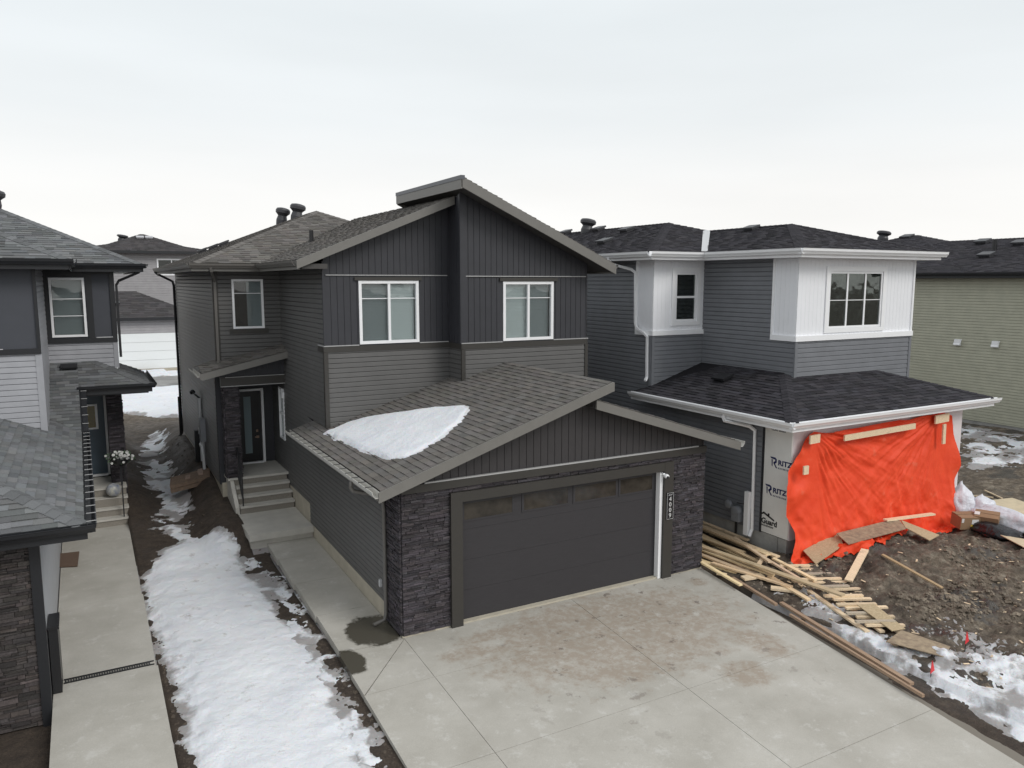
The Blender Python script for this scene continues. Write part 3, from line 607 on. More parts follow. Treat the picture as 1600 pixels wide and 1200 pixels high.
m_=MB(); gutter(m_,(4.22,17.25,7.06),(4.22,21.40,7.06),(-1,0)); gutter(m_,(4.22,21.36,7.06),(2.5,21.36,7.06),(0,-1)); gutter(m_,(2.55,21.3,7.06),(2.55,31.5,7.06),(-1,0)); gutter(m_,(12.18,16.45,7.03),(12.18,20.5,7.03),(1,0))
m_.split('gutter',gut_t,mh)
m_=MB(); m_.tube([(3.0,21.3,6.95),(3.02,21.33,6.86),(3.12,21.75,6.72),(3.17,21.93,6.6),(3.17,21.93,4.5),(3.14,21.8,4.42)],.045,sq=True); m_.build('downspout',gut_t,mh)
m_=MB(); m_.tube([(2.5,31.4,6.95),(2.55,31.3,6.88),(3.05,31.15,6.6),(3.08,31.12,6.45),(3.08,31.12,.95),(2.95,31.1,.8)],.045,sq=True); m_.tube([(2.98,30.6,2.4),(2.98,30.6,1.0)],.04); m_.build('downspout',blk,mh)
# garage roof
m_=MB(); zr=3.0+.3265*4.9; k=.3265
shingles(m_,[(4.35,12.5,3.0),(8.05,12.5,3.0+k*3.7),(8.05,17.7,3.0+k*3.7),(4.35,17.7,3.0)],seed=21,wr=(.2,.3),vlo=.85,vhi=1.15)
shingles(m_,[(8.05,12.5,3.0+k*3.7),(9.25,12.5,zr),(9.25,17.0,zr),(8.05,17.0,3.0+k*3.7)],seed=22,wr=(.2,.3),vlo=.85,vhi=1.15)
shingles(m_,[(4.35,17.7,3.0),(4.95,17.7,3.0+k*.6),(4.95,18.9,3.0+k*.6),(4.35,18.9,3.0)],seed=23,wr=(.2,.3),vlo=.85,vhi=1.15)
shingles(m_,[(8.9,12.6,4.26),(12.9,12.6,3.0),(12.9,17.0,3.0),(8.9,17.0,4.26)],seed=24,wr=(.2,.3),vlo=.85,vhi=1.15)
m_.build('garage_roof',sh_brown,mh)
m_=MB(); m_.prism([(4.4,12.54,2.98),(9.2,12.54,zr-.03),(9.2,17.0,zr-.03),(4.4,17.0,2.98)],(0,0,-.16)); m_.prism([(8.9,12.64,4.23),(12.86,12.64,2.98),(12.86,17,2.98),(8.9,17,4.23)],(0,0,-.15)); m_.split('garage_soffit',MT['dark soffit'],mh)
m_=MB(); slopef(m_,4.3,2.985,9.26,zr+.0,12.455,.185,.05); slopef(m_,8.92,4.245,12.92,2.985,12.56,.185,.05)
m_.box(9.26,9.29,12.47,17.0,zr-.19,zr-.01); m_.box(4.31,4.35,12.5,18.9,2.82,2.97); m_.box(12.9,12.94,12.6,17.0,2.82,2.97); m_.split('garage_fascia',trim_t,mh)
m_=MB(); gutter(m_,(12.94,12.57,2.99),(12.94,17,2.99),(1,0)); m_.build('garage_gutter',palg,mh); m_=MB(); gutter(m_,(4.31,12.47,3.01),(4.31,18.95,3.01),(-1,0),.125); gg=m_.build('garage_gutter',palg,mh)
m_=MB(); r2=random.Random(4)
for i in range(16): 
    y=12.8+i*.39; m_.box(4.172,4.32,y,y+.012,3.012,3.022)
m_.build('gutter_clip',groove,gg)
m_=MB(); m_.tube([(4.22,13.75,2.9),(4.2,13.75,2.80),(4.25,13.75,2.72),(4.6,13.72,2.62),(4.8,13.7,2.5),(4.82,13.7,2.3),(4.82,13.7,.22),(4.78,13.68,.10),(4.55,13.66,.06)],.038,seg=10); m_.build('downspout',gut_t,mh,smooth=True)
# stone
m_=MB(); stones(m_,(4.9,13.0),'front',rect(0,7.34,.03,2.75),[(.96,6.37,0,2.66)],seed=2); stones(m_,(4.9,0),'left',rect(13.0,13.82,.03,2.85),seed=3); stones(m_,(12.22,0),'right',rect(13.0,13.6,.03,2.75),seed=8)
m_.split('stone_veneer',stone_m,mh)
m_=MB(); m_.box(4.93,6.0,13.04,13.8,0,2.8); m_.box(11.2,12.2,13.04,17.0,0,2.8); m_.box(5.9,11.3,13.06,13.4,2.45,2.9); m_.build('garage_core',groove,mh)
m_=MB(); m_.prism([(4.87,13.84,-.1),(4.87,19.5,-.1),(4.87,19.5,.415),(4.87,13.84,.355)],(.12,0,0)); m_.box(4.875,4.99,19.5,23.4,-.1,.925); m_.box(4.88,12.25,12.98,13.1,-.06,.03); m_.box(3.18,3.3,22.4,31.08,.3,1.0); m_.split('foundation',found,mh)
# garage door
m_=MB(); 
for i in range(4):
    za=.012+i*.612
    m_.box(6.10,11.02,13.10,13.14,za,za+.609)
d=m_.build('garage_door',door_g,mh)
m_=MB(); P4=[(6.22,7.28),(7.55,8.6),(8.78,9.83),(9.95,10.82)]
for a,c in P4:
    for q in ((a-.05,c+.05,2.0,2.04),(a-.05,c+.05,2.36,2.40),(a-.05,a,2.04,2.36),(c,c+.05,2.04,2.36)): m_.box(q[0],q[1],13.088,13.10,q[2],q[3])
m_.build('window_frame',door_g,d)
for a,c in P4:
    m_=MB(); m_.box(a,c,13.093,13.099,2.04,2.36); m_.build('pane',gd_glass,d)
m_=MB(); m_.box(10.93,11.01,12.955,13.09,-.005,2.43); m_.build('white_door_seal',white,mh)
sc=MB(); sc.lathe((11.03,12.87,2.36),[(.045,-.05),(.05,0),(.045,.05)],axis=(0,1,0)); sc.box(10.97,11.05,12.9,12.96,2.38,2.42); s_=sc.build('security_camera',white,mh,smooth=True)
sc=MB(); sc.lathe((11.03,12.83,2.34),[(.034,-.012),(.036,.02)],axis=(0,1,0)); sc.build('lens',blk,s_)
# house number
nb=MB(); nb.box(11.075,11.265,12.878,12.90,1.36,1.97); nb=nb.build('number_plaque',blk,mh)
e2=MB(); 
for q in ((11.08,11.26,1.365,1.370),(11.08,11.26,1.960,1.965),(11.08,11.085,1.370,1.960),(11.255,11.26,1.370,1.960)): e2.box(q[0],q[1],12.874,12.878,q[2],q[3])
e2.split('border',MT['plaque lettering'] if 'plaque lettering' in MT else M('plaque lettering',(.60,.60,.60),rough=.5),nb)
for i,ch in enumerate('4009'): text(ch,.135,M('plaque lettering',(.60,.60,.60),rough=.5),nb,(11.17,12.876,1.82-.125*i),(1,0,0),(0,0,1),align='CENTER',sx=1.05,bold=.001)
e2=MB(); e2.tube([(11.12,12.874,1.90),(11.135,12.874,1.93),(11.15,12.874,1.905),(11.165,12.874,1.925),(11.185,12.874,1.905),(11.2,12.874,1.92),(11.225,12.874,1.935)],.004,seg=5); e2.build('script_flourish',white,nb)
# porch
m_=MB(); ps=.222; zf=lambda x:4.24+ps*(x-2.7)
shingles(m_,[(2.66,21.38,zf(2.66)),(4.9,21.38,zf(4.9)),(4.9,21.98,zf(4.9)+.14),(2.66,21.98,zf(2.66)+.14)],seed=31,e=.12); shingles(m_,[(2.66,21.98,zf(2.66)+.14),(3.13,21.98,zf(3.13)+.14),(3.13,22.5,zf(3.13)+.10),(2.66,22.75,zf(2.66))],seed=32); m_.build('porch_roof',sh_brown,mh)
m_=MB(); m_.prism([(2.66,21.36,zf(2.66)-.01),(4.9,21.36,zf(4.9)-.01),(4.9,21.36,zf(4.9)-.19),(2.66,21.36,zf(2.66)-.19)],(0,.04,0)); m_.box(2.62,2.66,21.36,22.75,4.06,4.22); m_.split('porch_fascia',trim_t,mh)
m_=MB(); gutter(m_,(2.62,21.4,4.235),(2.62,22.78,4.235),(-1,0),.11); m_.build('porch_gutter',palg,mh)
m_=MB(); m_.prism([(2.7,21.42,4.2),(4.9,21.42,4.68),(4.9,21.42,4.55),(2.7,21.42,4.06)],(0,.6,0)); m_.box(3.2,4.9,21.95,23.5,4.0,4.06); m_.split('porch_soffit',MT['dark soffit'],mh)
m_=MB(); boards(m_,(3.18,21.85),'front',[[(0,4.05),(1.72,4.05),(1.72,4.6),(0,4.18)]]); m_.build('porch_gable_boards',s_dk,mh)
m_=MB(); m_.box(3.18,4.9,21.80,21.95,3.79,4.05); m_.build('porch_beam',trim_b,mh)
m_=MB(); m_.box(3.17,4.9,21.785,21.80,3.785,3.803); m_.box(3.3,4.9,21.785,21.80,4.03,4.045); m_.split('porch_flashing',MT['pale metal flashing'],mh)
m_=MB(); stones(m_,(3.27,21.88),'front',rect(0,.36,1.25,3.8),seed=5,hmin=.03,hmax=.06); stones(m_,(3.27,0),'left',rect(21.88,22.24,1.25,3.8),seed=6,hmin=.03,hmax=.06); m_.box(3.3,3.6,21.9,22.22,1.25,3.8,.5); stones(m_,(3.63,0),'right',rect(21.88,22.24,1.25,3.8),seed=7); m_.build('porch_column',stone_m,mh)
m_=MB(); m_.box(3.14,3.42,22.5,23.5,.95,4.05); boards(m_,(3.14,22.5),'front',[rect(0,.28,.95,4.05)]); m_.box(3.42,4.9,23.52,23.6,1.25,4.05); m_.split('porch_wall',s_dk,mh)
fd=MB(); fd.box(3.62,4.50,23.44,23.50,1.30,3.40); fd=fd.build('front_door',bdoor,mh)
m_=MB(); m_.box(4.02,4.22,23.425,23.44,1.55,3.25); m_.build('door_glass',frost,fd)
m_=MB(); m_.box(4.345,4.40,23.40,23.44,2.18,2.25); m_.box(4.345,4.42,23.39,23.44,2.0,2.07); m_.box(4.30,4.40,23.385,23.40,2.015,2.05); m_.split('door_handle',M('bronze hardware',(.30,.22,.17),rough=.35,metal=.7),fd)
m_=MB(); m_.box(3.52,3.60,23.41,23.5,1.25,3.47); m_.box(4.52,4.59,23.41,23.5,1.25,3.47); m_.box(3.60,4.52,23.413,23.5,3.41,3.47); m_.box(3.60,4.52,23.36,23.5,1.25,1.295); m_.split('door_frame',white,mh)
m_=MB(); m_.box(4.80,4.87,21.93,21.99,3.35,3.52); m_.tube([(4.83,21.96,3.52),(4.80,21.9,3.60),(4.78,21.86,3.55)],.02); m_.build('wall_lamp',white,mh)
# roof vents
def turbine(par,c,mat,r=.2,sc_=1.0):
    v=MB(); v.lathe(c,[(r*.8,-.25),(r*.95,.0),(r*.98,.10),(r*.85,.20),(r*.78,.25),(r*1.0,.30),(r*1.28,.35),(r*1.30,.44),(r*1.1,.50),(r*.5,.53)],seg=20,axis=(.16,-.05,1)); return v.build('roof_vent',mat,par,smooth=False)
def boxvent(par,c,u,v_,nrm,mat,a=.2,b_=.17,h=.14):
    c,u,v_,nrm=map(Vector,(c,u,v_,nrm)); v=MB(); v.prism([c-u*a*.8-v_*b_*.8,c+u*a*.8-v_*b_*.8,c+u*a*.8+v_*b_*.8,c-u*a*.8+v_*b_*.8],nrm*h*.55); q=c+nrm*h*.55
    v.prism([q-u*a-v_*b_*1.1,q+u*a-v_*b_*1.1,q+u*a+v_*b_,q-u*a+v_*b_],nrm*h*.4); return v.build('box_vent',mat,par)
ventm=M('dark grey vent metal',(.045,.045,.05),rough=.45)
turbine(mh,(6.35,28.0,8.62),ventm,.19); turbine(mh,(6.75,27.5,8.73),ventm,.205)
def sl(k_,ax=0):   # unit vectors of a slope rising along +X (ax 0) or +Y (ax 1)
    L=math.hypot(1,k_); 
    return (Vector((0,1,0)),Vector((1/L,0,k_/L)),Vector((-k_/L,0,1/L))) if ax==0 else (Vector((1,0,0)),Vector((0,1/L,k_/L)),Vector((0,-k_/L,1/L)))
for x_,y_ in ((3.85,28.9),(4.1,28.1),(4.3,27.2)): boxvent(mh,(x_,y_,7.07+.41*(x_-2.6)),*sl(.41),ventm)
m_=MB(); m_.tube([(5.8,22.0,7.6),(5.8,22.0,8.02)],.06); m_.build('vent_pipe',blk,mh)
# utilities on the left wall
ut=MB(); ut.tube([(3.08,25.6,1.0),(3.08,25.6,3.0)],.05); ut.box(3.02,3.13,25.45,25.75,1.85,2.05); ut.build('conduit',pvc,mh)
ut=MB(); ut.box(2.98,3.13,24.85,25.2,1.75,2.45); ut.build('meter_box',meter,mh)
ut=MB(); ut.tube([(3.05,25.0,1.75),(3.05,25.0,.7)],.05); ut.tube([(3.04,25.35,1.5),(3.0,25.2,1.62),(3.0,24.85,1.6),(3.0,24.7,1.45),(3.02,24.7,.85)],.045); ut.build('pipe',pvc,mh)
ut=MB(); ut.tube([(3.08,25.6,3.0),(3.0,25.8,3.08),(2.95,26.1,3.12)],.03); ut.lathe((2.95,26.1,3.12),[(.07,-.05),(.09,.03),(.03,.09)]); ut.build('cable_mast',blk,mh); ut=MB(); ut.box(2.93,3.1,26.0,26.2,.9,1.9); ut.build('black_box',blk,mh)
ob=MB(); ob.box(4.83,4.88,14.05,14.13,.62,.76); ob.build('outlet_cover',pvc,mh)
# front steps
fs=thing('front_steps',(4.1,20.5,0),'pale concrete front steps with landing slab below the black front door','steps')
m_=MB(); m_.box(3.28,4.86,19.15,21.10,.26,.42); m_.box(3.32,4.86,19.25,21.1,-.1,.26)
tr=[(21.10,.6275),(21.35,.835),(21.60,1.0425)]
for i,(y,z) in enumerate(tr): m_.box(3.42,4.86,y-.03,y+.27,z-.055,z)
m_.box(3.25,4.88,21.82,23.5,1.19,1.25); m_.box(3.28,3.40,21.1,23.5,-.1,.42)
m_.prism([(3.30,21.1,.42),(3.30,23.5,.42),(3.30,23.5,1.19),(3.30,21.85,1.19),(3.30,21.12,.60)],(.1,0,0)); m_.split('slab',stepc,fs)
m_=MB()
for i,(y,z) in enumerate(tr+[(21.85,1.25)]): m_.box(3.42,4.84,y,y+.3,z-.2075,z-.058)
m_.box(3.40,4.85,22.0,23.4,.3,1.18); m_.split('riser',aggr,fs)
rl=MB(); P0=Vector((3.52,21.98,1.25)); P1=Vector((3.5,21.12,.6275))
rl.tube([P0,P0+Vector((0,0,.92))],.022,sq=True); rl.tube([P1,P1+Vector((0,0,.92))],.022,sq=True); rl.bar(P0+Vector((-.025,0,.9)),P1+Vector((-.025,0,.9)),(.05,0,0),(0,0,.04))
rl.bar(P0+Vector((-.012,0,.12)),P1+Vector((-.012,0,.12)),(.024,0,0),(0,0,.03))
for i in range(1,8): 
    q=P0.lerp(P1,i/8); rl.tube([q+Vector((0,0,.12)),q+Vector((0,0,.9))],.008,seg=5)
for y in (22.28,22.45): rl.tube([(3.3,y,1.25),(3.3,y,2.2)],.025,sq=True)
rl.box(3.28,3.32,22.28,22.45,2.14,2.2); rl.build('hand_rail',blk,fs)
# snow on the garage roof
zg=lambda X,Y: 3.02+.3265*(X-4.35)
RS=[(4.78,17.45),(5.3,17.45),(5.75,17.2),(6.4,16.31),(6.85,15.6),(7.15,15.05),(7.08,14.65),(6.66,14.08),(6.04,13.7),(5.5,13.5),(5.2,13.55),(4.98,13.9),(4.84,15.14),(4.76,16.5)]
snow('snow_patch',RS,snow_r,'melting patch of clean snow lying on the taupe garage roof',th=.06,rag=.045,res=.03,base=zg,soft=.10,sc=3.0,kind='thing')
if 'kind' in bpy.data.objects['snow_patch']: del bpy.data.objects['snow_patch']['kind']
# ================================================================ HOUSE UNDER CONSTRUCTION (right)
nh=thing('grey_house',(17.6,20,0),'slate grey and white house under construction, its garage opening closed by an orange tarp','house')
m_=MB()
lap(m_,(14.3,0),'left',[rect(13.16,17.45,.5,3.5),[(17.45,.5),(30,.5),(30,7.4),(18.15,7.4),(18.15,5.12),(17.45,5.12)]],e=.125)
lap(m_,(14.3,17.45),'front',[rect(0,1.9,3.5,5.12)],e=.125); lap(m_,(16.2,0),'left',[rect(14.0,17.45,3.8,5.12),rect(14.75,17.45,5.12,7.35)],e=.125)
lap(m_,(16.2,14.0),'front',[rect(0,4.75,3.6,5.12)],e=.125); lap(m_,(20.95,0),'right',[rect(12.4,14,.5,3.4),rect(14,30,.5,7.3)],e=.2)
m_.split('siding',s_slate,nh)
m_=MB()
for f in ([(14.36,12.4,0),(14.36,30,0),(14.36,30,7.3),(14.36,17.6,7.3),(14.36,17.6,3.6),(14.36,12.4,3.2)],[(20.9,14.1,0),(20.9,30,0),(20.9,30,7.3),(20.9,14.1,7.3)],[(14.3,30,0),(20.9,30,0),(20.9,30,7.3),(14.3,30,7.3)],[(14.3,12.6,0),(20.9,12.6,0),(20.9,12.6,3.2),(14.3,12.6,3.2)]): m_.face(f)
m_.build('wall_core',groove,nh)
m_=MB()
boards(m_,(14.3,17.45),'front',[rect(0,1.9,5.16,7.35)],[(.80,1.60,5.45,6.85)],w=.15,gap=.005,d=.010); boards(m_,(14.3,0),'left',[rect(17.45,18.15,5.16,7.35)],w=.15,gap=.005,d=.010)
boards(m_,(16.2,14.0),'front',[rect(0,4.75,5.16,7.3)],[(1.18,3.35,5.36,6.86)],w=.15,gap=.005,d=.010); boards(m_,(16.2,0),'left',[rect(14.0,14.75,5.16,7.3)],w=.15,gap=.005,d=.010)
m_.split('white_board_siding',w_board,nh)
def many(par,name,mat,boxes):
    for b_ in boxes: q=MB(); q.box(*b_); q.build(name,mat,par)
many(nh,'white_trim',white,[(14.25,16.2,17.38,17.45,5.06,5.19),(14.25,14.3,17.45,18.2,5.06,5.19),(16.14,20.98,13.93,14.0,5.05,5.19),(16.14,16.2,14.0,14.8,5.05,5.19),
 (14.96,15.08,17.40,17.435,5.33,7.0),(15.92,16.04,17.40,17.435,5.33,7.0),(15.08,15.92,17.40,17.435,6.87,7.0),(15.08,15.92,17.40,17.435,5.33,5.44),
 (17.24,17.37,13.955,13.985,5.24,7.0),(19.56,19.69,13.955,13.985,5.24,7.0),(17.37,19.56,13.955,13.985,6.87,7.0),(17.37,19.56,13.955,13.985,5.24,5.35),(20.90,20.97,13.96,14.0,5.19,7.3),(14.25,14.3,18.14,18.2,5.19,7.3),(16.15,16.2,14.74,14.8,5.19,7.3)])
many(nh,'corner_board',s_slate,[(14.27,14.36,17.41,17.45,3.5,5.05),(16.17,16.27,13.96,14.0,3.8,5.04),(20.88,20.98,13.96,14.0,3.6,5.04),(14.25,14.3,17.45,17.53,3.5,5.05)])
many(nh,'channel',dk_t,[(14.27,14.31,13.12,13.17,.5,3.1)])
window(nh,(14.3,17.45),'front',.80,1.60,5.45,6.85,half=6.15,gm=glass_d,depth=.02)
w2=window(nh,(16.2,14.0),'front',1.18,3.35,5.36,6.86,vert=(1.92,2.65),hor=(6.1,),gm=glass_d,depth=.02,fw=.05)
st_=MB(); st_.face([(17.68,13.975,6.2),(17.85,13.975,6.22),(17.84,13.975,6.5),(17.66,13.975,6.48)]); 
# roofs
zE=7.42; k=.30
def hipL():
    a=MB(); x0,x1,y0,y1=13.85,21.4,17.0,30.5; h=(x1-x0)/2; zt=zE+k*h; xc=(x0+x1)/2; rk=dict(wr=(.2,.4),e=.16,vlo=.7,vhi=1.3)
    shingles(a,[(x0,y0,zE),(x1,y0,zE),(xc,y0+h,zt)],seed=41,**rk); shingles(a,[(x0,y1,zE),(x0,y0,zE),(xc,y0+h,zt),(xc,y1-h,zt)],seed=42,**rk); shingles(a,[(x1,y0,zE),(x1,y1,zE),(xc,y1-h,zt),(xc,y0+h,zt)],seed=43,**rk); shingles(a,[(x1,y1,zE),(x0,y1,zE),(xc,y1-h,zt)],seed=44,**rk)
    for p,q in (((x0,y0,zE),(xc,y0+h,zt)),((xc,y0+h,zt),(xc,y1-h,zt)),((x0,y1,zE),(xc,y1-h,zt))): caps(a,p,q,.2)
    X0,X1,Y0=15.75,21.4,13.55; H=(X1-X0)/2; Z=zE+k*H; XC=(X0+X1)/2; Y1=17.0+H
    shingles(a,[(X0,Y0,zE),(X1,Y0,zE),(XC,Y0+H,Z)],seed=45,**rk); shingles(a,[(X0,17.0,zE),(X0,Y0,zE),(XC,Y0+H,Z),(XC,Y1,Z)],seed=46,**rk); shingles(a,[(X1,Y0,zE),(X1,17.0,zE),(XC,Y1,Z),(XC,Y0+H,Z)],seed=47,**rk)
    for p,q in (((X0,Y0,zE),(XC,Y0+H,Z)),((X1,Y0,zE),(XC,Y0+H,Z)),((XC,Y0+H,Z),(XC,Y1,Z))): caps(a,p,q,.2)
    return a
hipL().build('roof',sh_black,nh)
vm=MB(); vm.prism([(15.78,17.0,zE+.02),(15.88,17.0,zE+.03),(18.56,19.78,zE+k*2.75+.03),(18.5,19.85,zE+k*2.75+.03)],(0,0,.02)); vm.prism([(15.66,17.02,zE+.03),(15.78,17.0,zE+.03),(18.5,19.85,zE+k*2.75+.04),(18.4,19.95,zE+k*2.75+.05)],(0,0,.02)); vm.build('valley_flashing',alu,nh)
m_=MB(); m_.box(13.9,21.35,17.05,30.4,7.2,7.3); m_.box(15.8,21.35,13.6,17.05,7.2,7.3); m_.split('soffit',white,nh)
many(nh,'fascia',white,[(13.82,15.72,16.96,17.0,7.2,7.38),(13.82,13.86,17.0,30.5,7.2,7.38),(15.72,15.76,13.56,17.0,7.2,7.38),(15.72,21.42,13.52,13.56,7.2,7.38),(21.40,21.44,13.56,30.5,7.2,7.38)])
for a,c,d_ in (((13.82,17.0,7.42),(13.82,30.5,7.42),(-1,0)),((13.72,16.96,7.42),(15.62,16.96,7.42),(0,-1)),((15.72,16.96,7.42),(15.72,13.42,7.42),(-1,0)),((15.62,13.52,7.42),(21.55,13.52,7.42),(0,-1))):
    q=MB(); gutter(q,a,c,d_,.14); q.build('gutter',white,nh)
q=MB(); q.tube([(13.75,18.9,7.3),(13.78,18.85,7.12),(14.16,18.3,6.95),(14.2,18.16,6.85),(14.22,18.14,5.4),(14.2,18.05,5.25),(14.2,17.7,5.12),(14.22,17.58,5.02),(14.22,17.56,3.85),(14.12,17.5,3.76)],.045,sq=True); q.build('downspout',white,nh)
# garage roof
zg0=3.46; kk=.31; rk=dict(wr=(.2,.4),e=.15,vlo=.65,vhi=1.4); m_=MB()
shingles(m_,[(13.8,11.9,zg0),(21.6,11.9,zg0),(19.5,14.0,zg0+kk*2.1),(15.9,14.0,zg0+kk*2.1)],seed=51,**rk)
shingles(m_,[(13.8,17.7,zg0),(13.8,11.9,zg0),(16.2,14.3,zg0+kk*2.4),(16.2,17.45,zg0+kk*2.4),(14.3,17.45,zg0+kk*.5)],seed=52,**rk)
shingles(m_,[(21.6,11.9,zg0),(21.6,16,zg0),(20.95,16,zg0+.2),(20.95,14.0,zg0+.2),(19.5,14.0,zg0+kk*2.1)],seed=53,**rk)
caps(m_,(13.8,11.9,zg0),(16.1,14.2,zg0+kk*2.3),.22); caps(m_,(21.6,11.9,zg0),(19.6,13.9,zg0+kk*2.0),.22); m_.build('garage_roof',sh_black,nh)
m_=MB(); m_.box(13.85,21.55,11.95,14.0,3.24,3.34); m_.box(13.85,14.3,14,17.6,3.24,3.34); m_.split('garage_soffit',white,nh)
many(nh,'garage_fascia',white,[(13.77,21.6,11.86,11.9,3.24,3.42),(13.77,13.81,11.9,17.7,3.24,3.42),(21.6,21.64,11.86,16.0,3.24,3.42)])
for a,c,d_ in (((13.77,17.7,3.47),(13.77,11.76,3.47),(-1,0)),((13.67,11.86,3.47),(21.75,11.86,3.47),(0,-1))): q=MB(); gutter(q,a,c,d_,.135); q.build('garage_gutter',white,nh)
q=MB(); q.tube([(13.7,13.95,3.32),(13.72,13.9,3.2),(14.1,13.45,3.10),(14.2,13.36,3.0),(14.22,13.34,.5),(14.12,13.32,.34)],.045,sq=True); q.build('downspout',white,nh)
q=MB(); q.box(14.10,14.2,13.39,13.52,.35,1.45); q.build('downspout_extension',white,nh)
m_=MB(); m_.box(14.31,20.9,12.34,12.44,-.3,.5); m_.box(14.31,14.42,12.44,30,-.3,.5); m_.build('foundation',foundg,nh)
for x_,y_ in ((17.45,26.9),(17.45,24.6),(16.8,22.0),(15.22,21.1)): boxvent(nh,(x_,y_,zE+k*(x_-13.85)),*sl(k),ventm,.25,.2,.16)
turbine(nh,(17.5,25.5,zE+k*3.6+.0),ventm,.24)
boxvent(nh,(18.2,17.6,zE+k*2.45),*sl(k),ventm,.22); boxvent(nh,(15.3,15.6,zg0+kk*1.5),*sl(kk),blk,.24,.2,.14)
# wrapped garage walls
m_=MB(); m_.box(14.30,14.33,12.31,13.13,.52,3.25); hw=m_.build('house_wrap',wrapm,nh)
m_=MB(); m_.box(14.33,20.95,12.30,12.33,.5,3.25); fw_=m_.build('house_wrap',film,nh)
def wtext(s,y,z,size,mat,bold=0,**kw): return text(s,size,mat,hw,(14.296,y,z),(0,-1,0),(0,0,1),bold=bold,**kw)
for y,z in ((12.93,2.30),(13.05,1.60)):
    wtext('RITZ',y-.24,z+.02,.17,navy,.006,sx=1.15); wtext('EXTERIORS',y-.25,z-.11,.05,navy,.002,space=1.7)
    q=MB(); X=14.295
    q.prism([(X,y,z+.13),(X,y-.15,z+.13),(X,y-.20,z+.09),(X,y-.20,z+.02),(X,y-.15,z-.02),(X,y-.11,z-.02),(X,y-.11,z+.02),(X,y-.15,z+.04),(X,y-.15,z+.08),(X,y-.03,z+.09)],(.004,0,0))
    q.prism([(X,y-.09,z+.0),(X,y-.13,z+.0),(X,y-.22,z-.12),(X,y-.18,z-.12)],(.004,0,0)); q.prism([(X,y-.04,z+.07),(X,y-.075,z+.07),(X,y-.075,z-.10),(X,y-.05,z-.08)],(.004,0,0)); q.build('emblem',navy,hw)
wtext('Guard',13.125,.80,.19,ink,.006); wtext('HOUSEWRAP',13.12,.69,.062,ink,.001)
q=MB(); q.prism([(14.295,13.125,.98),(14.295,13.06,1.03),(14.295,12.73,.90),(14.295,12.73,.86),(14.295,13.06,.98),(14.295,13.125,.94)],(.004,0,0)); q.box(14.295,14.299,12.88,12.93,.95,1.02); q.build('roof_emblem',ink,hw)
wtext('CORE SERIES',12.93,3.10,.075,inkg,.001); 
for x_ in (15.6,17.1,18.6,20.0): text('CORE SERIES',.075,inkg,fw_,(x_,12.297,3.14),(1,0,0),(0,0,1))
# gas meter and outlet
q=MB(); q.tube([(14.24,13.9,-.05),(14.24,13.9,.62)],.03); q.tube([(14.2,13.98,.18),(14.2,13.75,.18)],.02); q.build('gas_pipe',blk,nh)
q=MB(); q.lathe((14.15,13.80,.86),[(.06,-.1),(.13,-.08),(.14,0),(.13,.08),(.06,.1)],axis=(1,0,0)); q.box(14.06,14.24,13.66,13.90,.62,.84); q.lathe((14.13,14.08,.98),[(.05,-.05),(.11,-.03),(.11,.03),(.04,.06)],axis=(1,0,0)); q.tube([(14.15,13.9,.9),(14.15,14.1,.95)],.025); q.build('gas_meter',meter,nh,smooth=False)
q=MB(); q.box(14.24,14.29,13.42,13.56,1.02,1.28); q=q.build('outlet_box',white,nh); w_=MB(); w_.tube([(14.23,13.49,1.15),(14.15,13.6,1.1),(14.14,13.8,1.08)],.012); w_.build('cable',blk,q)
# ================================================================ LEFT HOUSE
lh=thing('light_grey_house',(-3,20,0),'light grey house with grey shingle roofs and a blue front door at left','house')
m_=MB()
lap(m_,(-8,19.97),'front',[rect(0,7.17,3.2,5.08)],e=.125); lap(m_,(-.83,0),'right',[rect(20.0,24.3,3.1,6.95)],e=.125)
lap(m_,(-.83,24.3),'front',[rect(0,1.67,4.2,5.0)],e=.125); lap(m_,(.84,0),'right',[rect(24.3,33,4.2,6.95),rect(25.2,33,.7,4.0)],e=.2); m_.split('siding',s_light,lh)
m_=MB(); flat(m_,(-8,19.97),'front',[rect(0,7.17,5.08,6.95)],d=.01); flat(m_,(-.83,24.3),'front',[rect(0,1.67,5.0,6.95)],[(.14,.98,5.10,6.70)],d=.01); m_.split('smooth_panel',M('slate smooth panel',(.058,.062,.075),rough=.6,var=.05,vs=3),lh)
m_=MB(); 
for f in ([(-8,20.05,0),(-.9,20.05,0),(-.9,20.05,7),(-8,20.05,7)],[(-.9,20,2),(-.9,24.3,2),(-.9,24.3,7),(-.9,20,7)],[(.75,24.5,0),(.75,33,0),(.75,33,7),(.75,24.5,7)],[(-.8,24.4,4.1),(.75,24.4,4.1),(.75,24.4,5.0),(-.8,24.4,5.0)],[(-8,33,0),(.8,33,0),(.8,33,7),(-8,33,7)],[(-8,13.5,0),(-8,33,0),(-8,33,7),(-8,20,7),(-8,13.5,3)],[(-.9,25.25,0),(.8,25.25,0),(.8,25.25,4),(-.9,25.25,4)]): m_.face(f)
m_.build('wall_core',groove,lh)
many(lh,'trim',dk_t,[(-8,-.80,19.90,19.955,5.02,5.14),(-.86,-.80,19.91,20.03,5.14,6.95),(-.82,.88,24.23,24.285,4.93,5.06),(.76,.88,24.235,24.29,5.06,6.95),(-.82,-.72,24.24,24.285,5.06,6.95),(.18,.33,24.24,24.285,5.06,6.95),(-.72,.18,24.24,24.285,6.73,6.95),(.33,.76,24.24,24.285,6.80,6.95)])
many(lh,'corner_board',s_light,[(-.92,-.79,19.93,20.035,3.15,5.01),(.76,.875,24.255,24.33,4.2,4.92)])
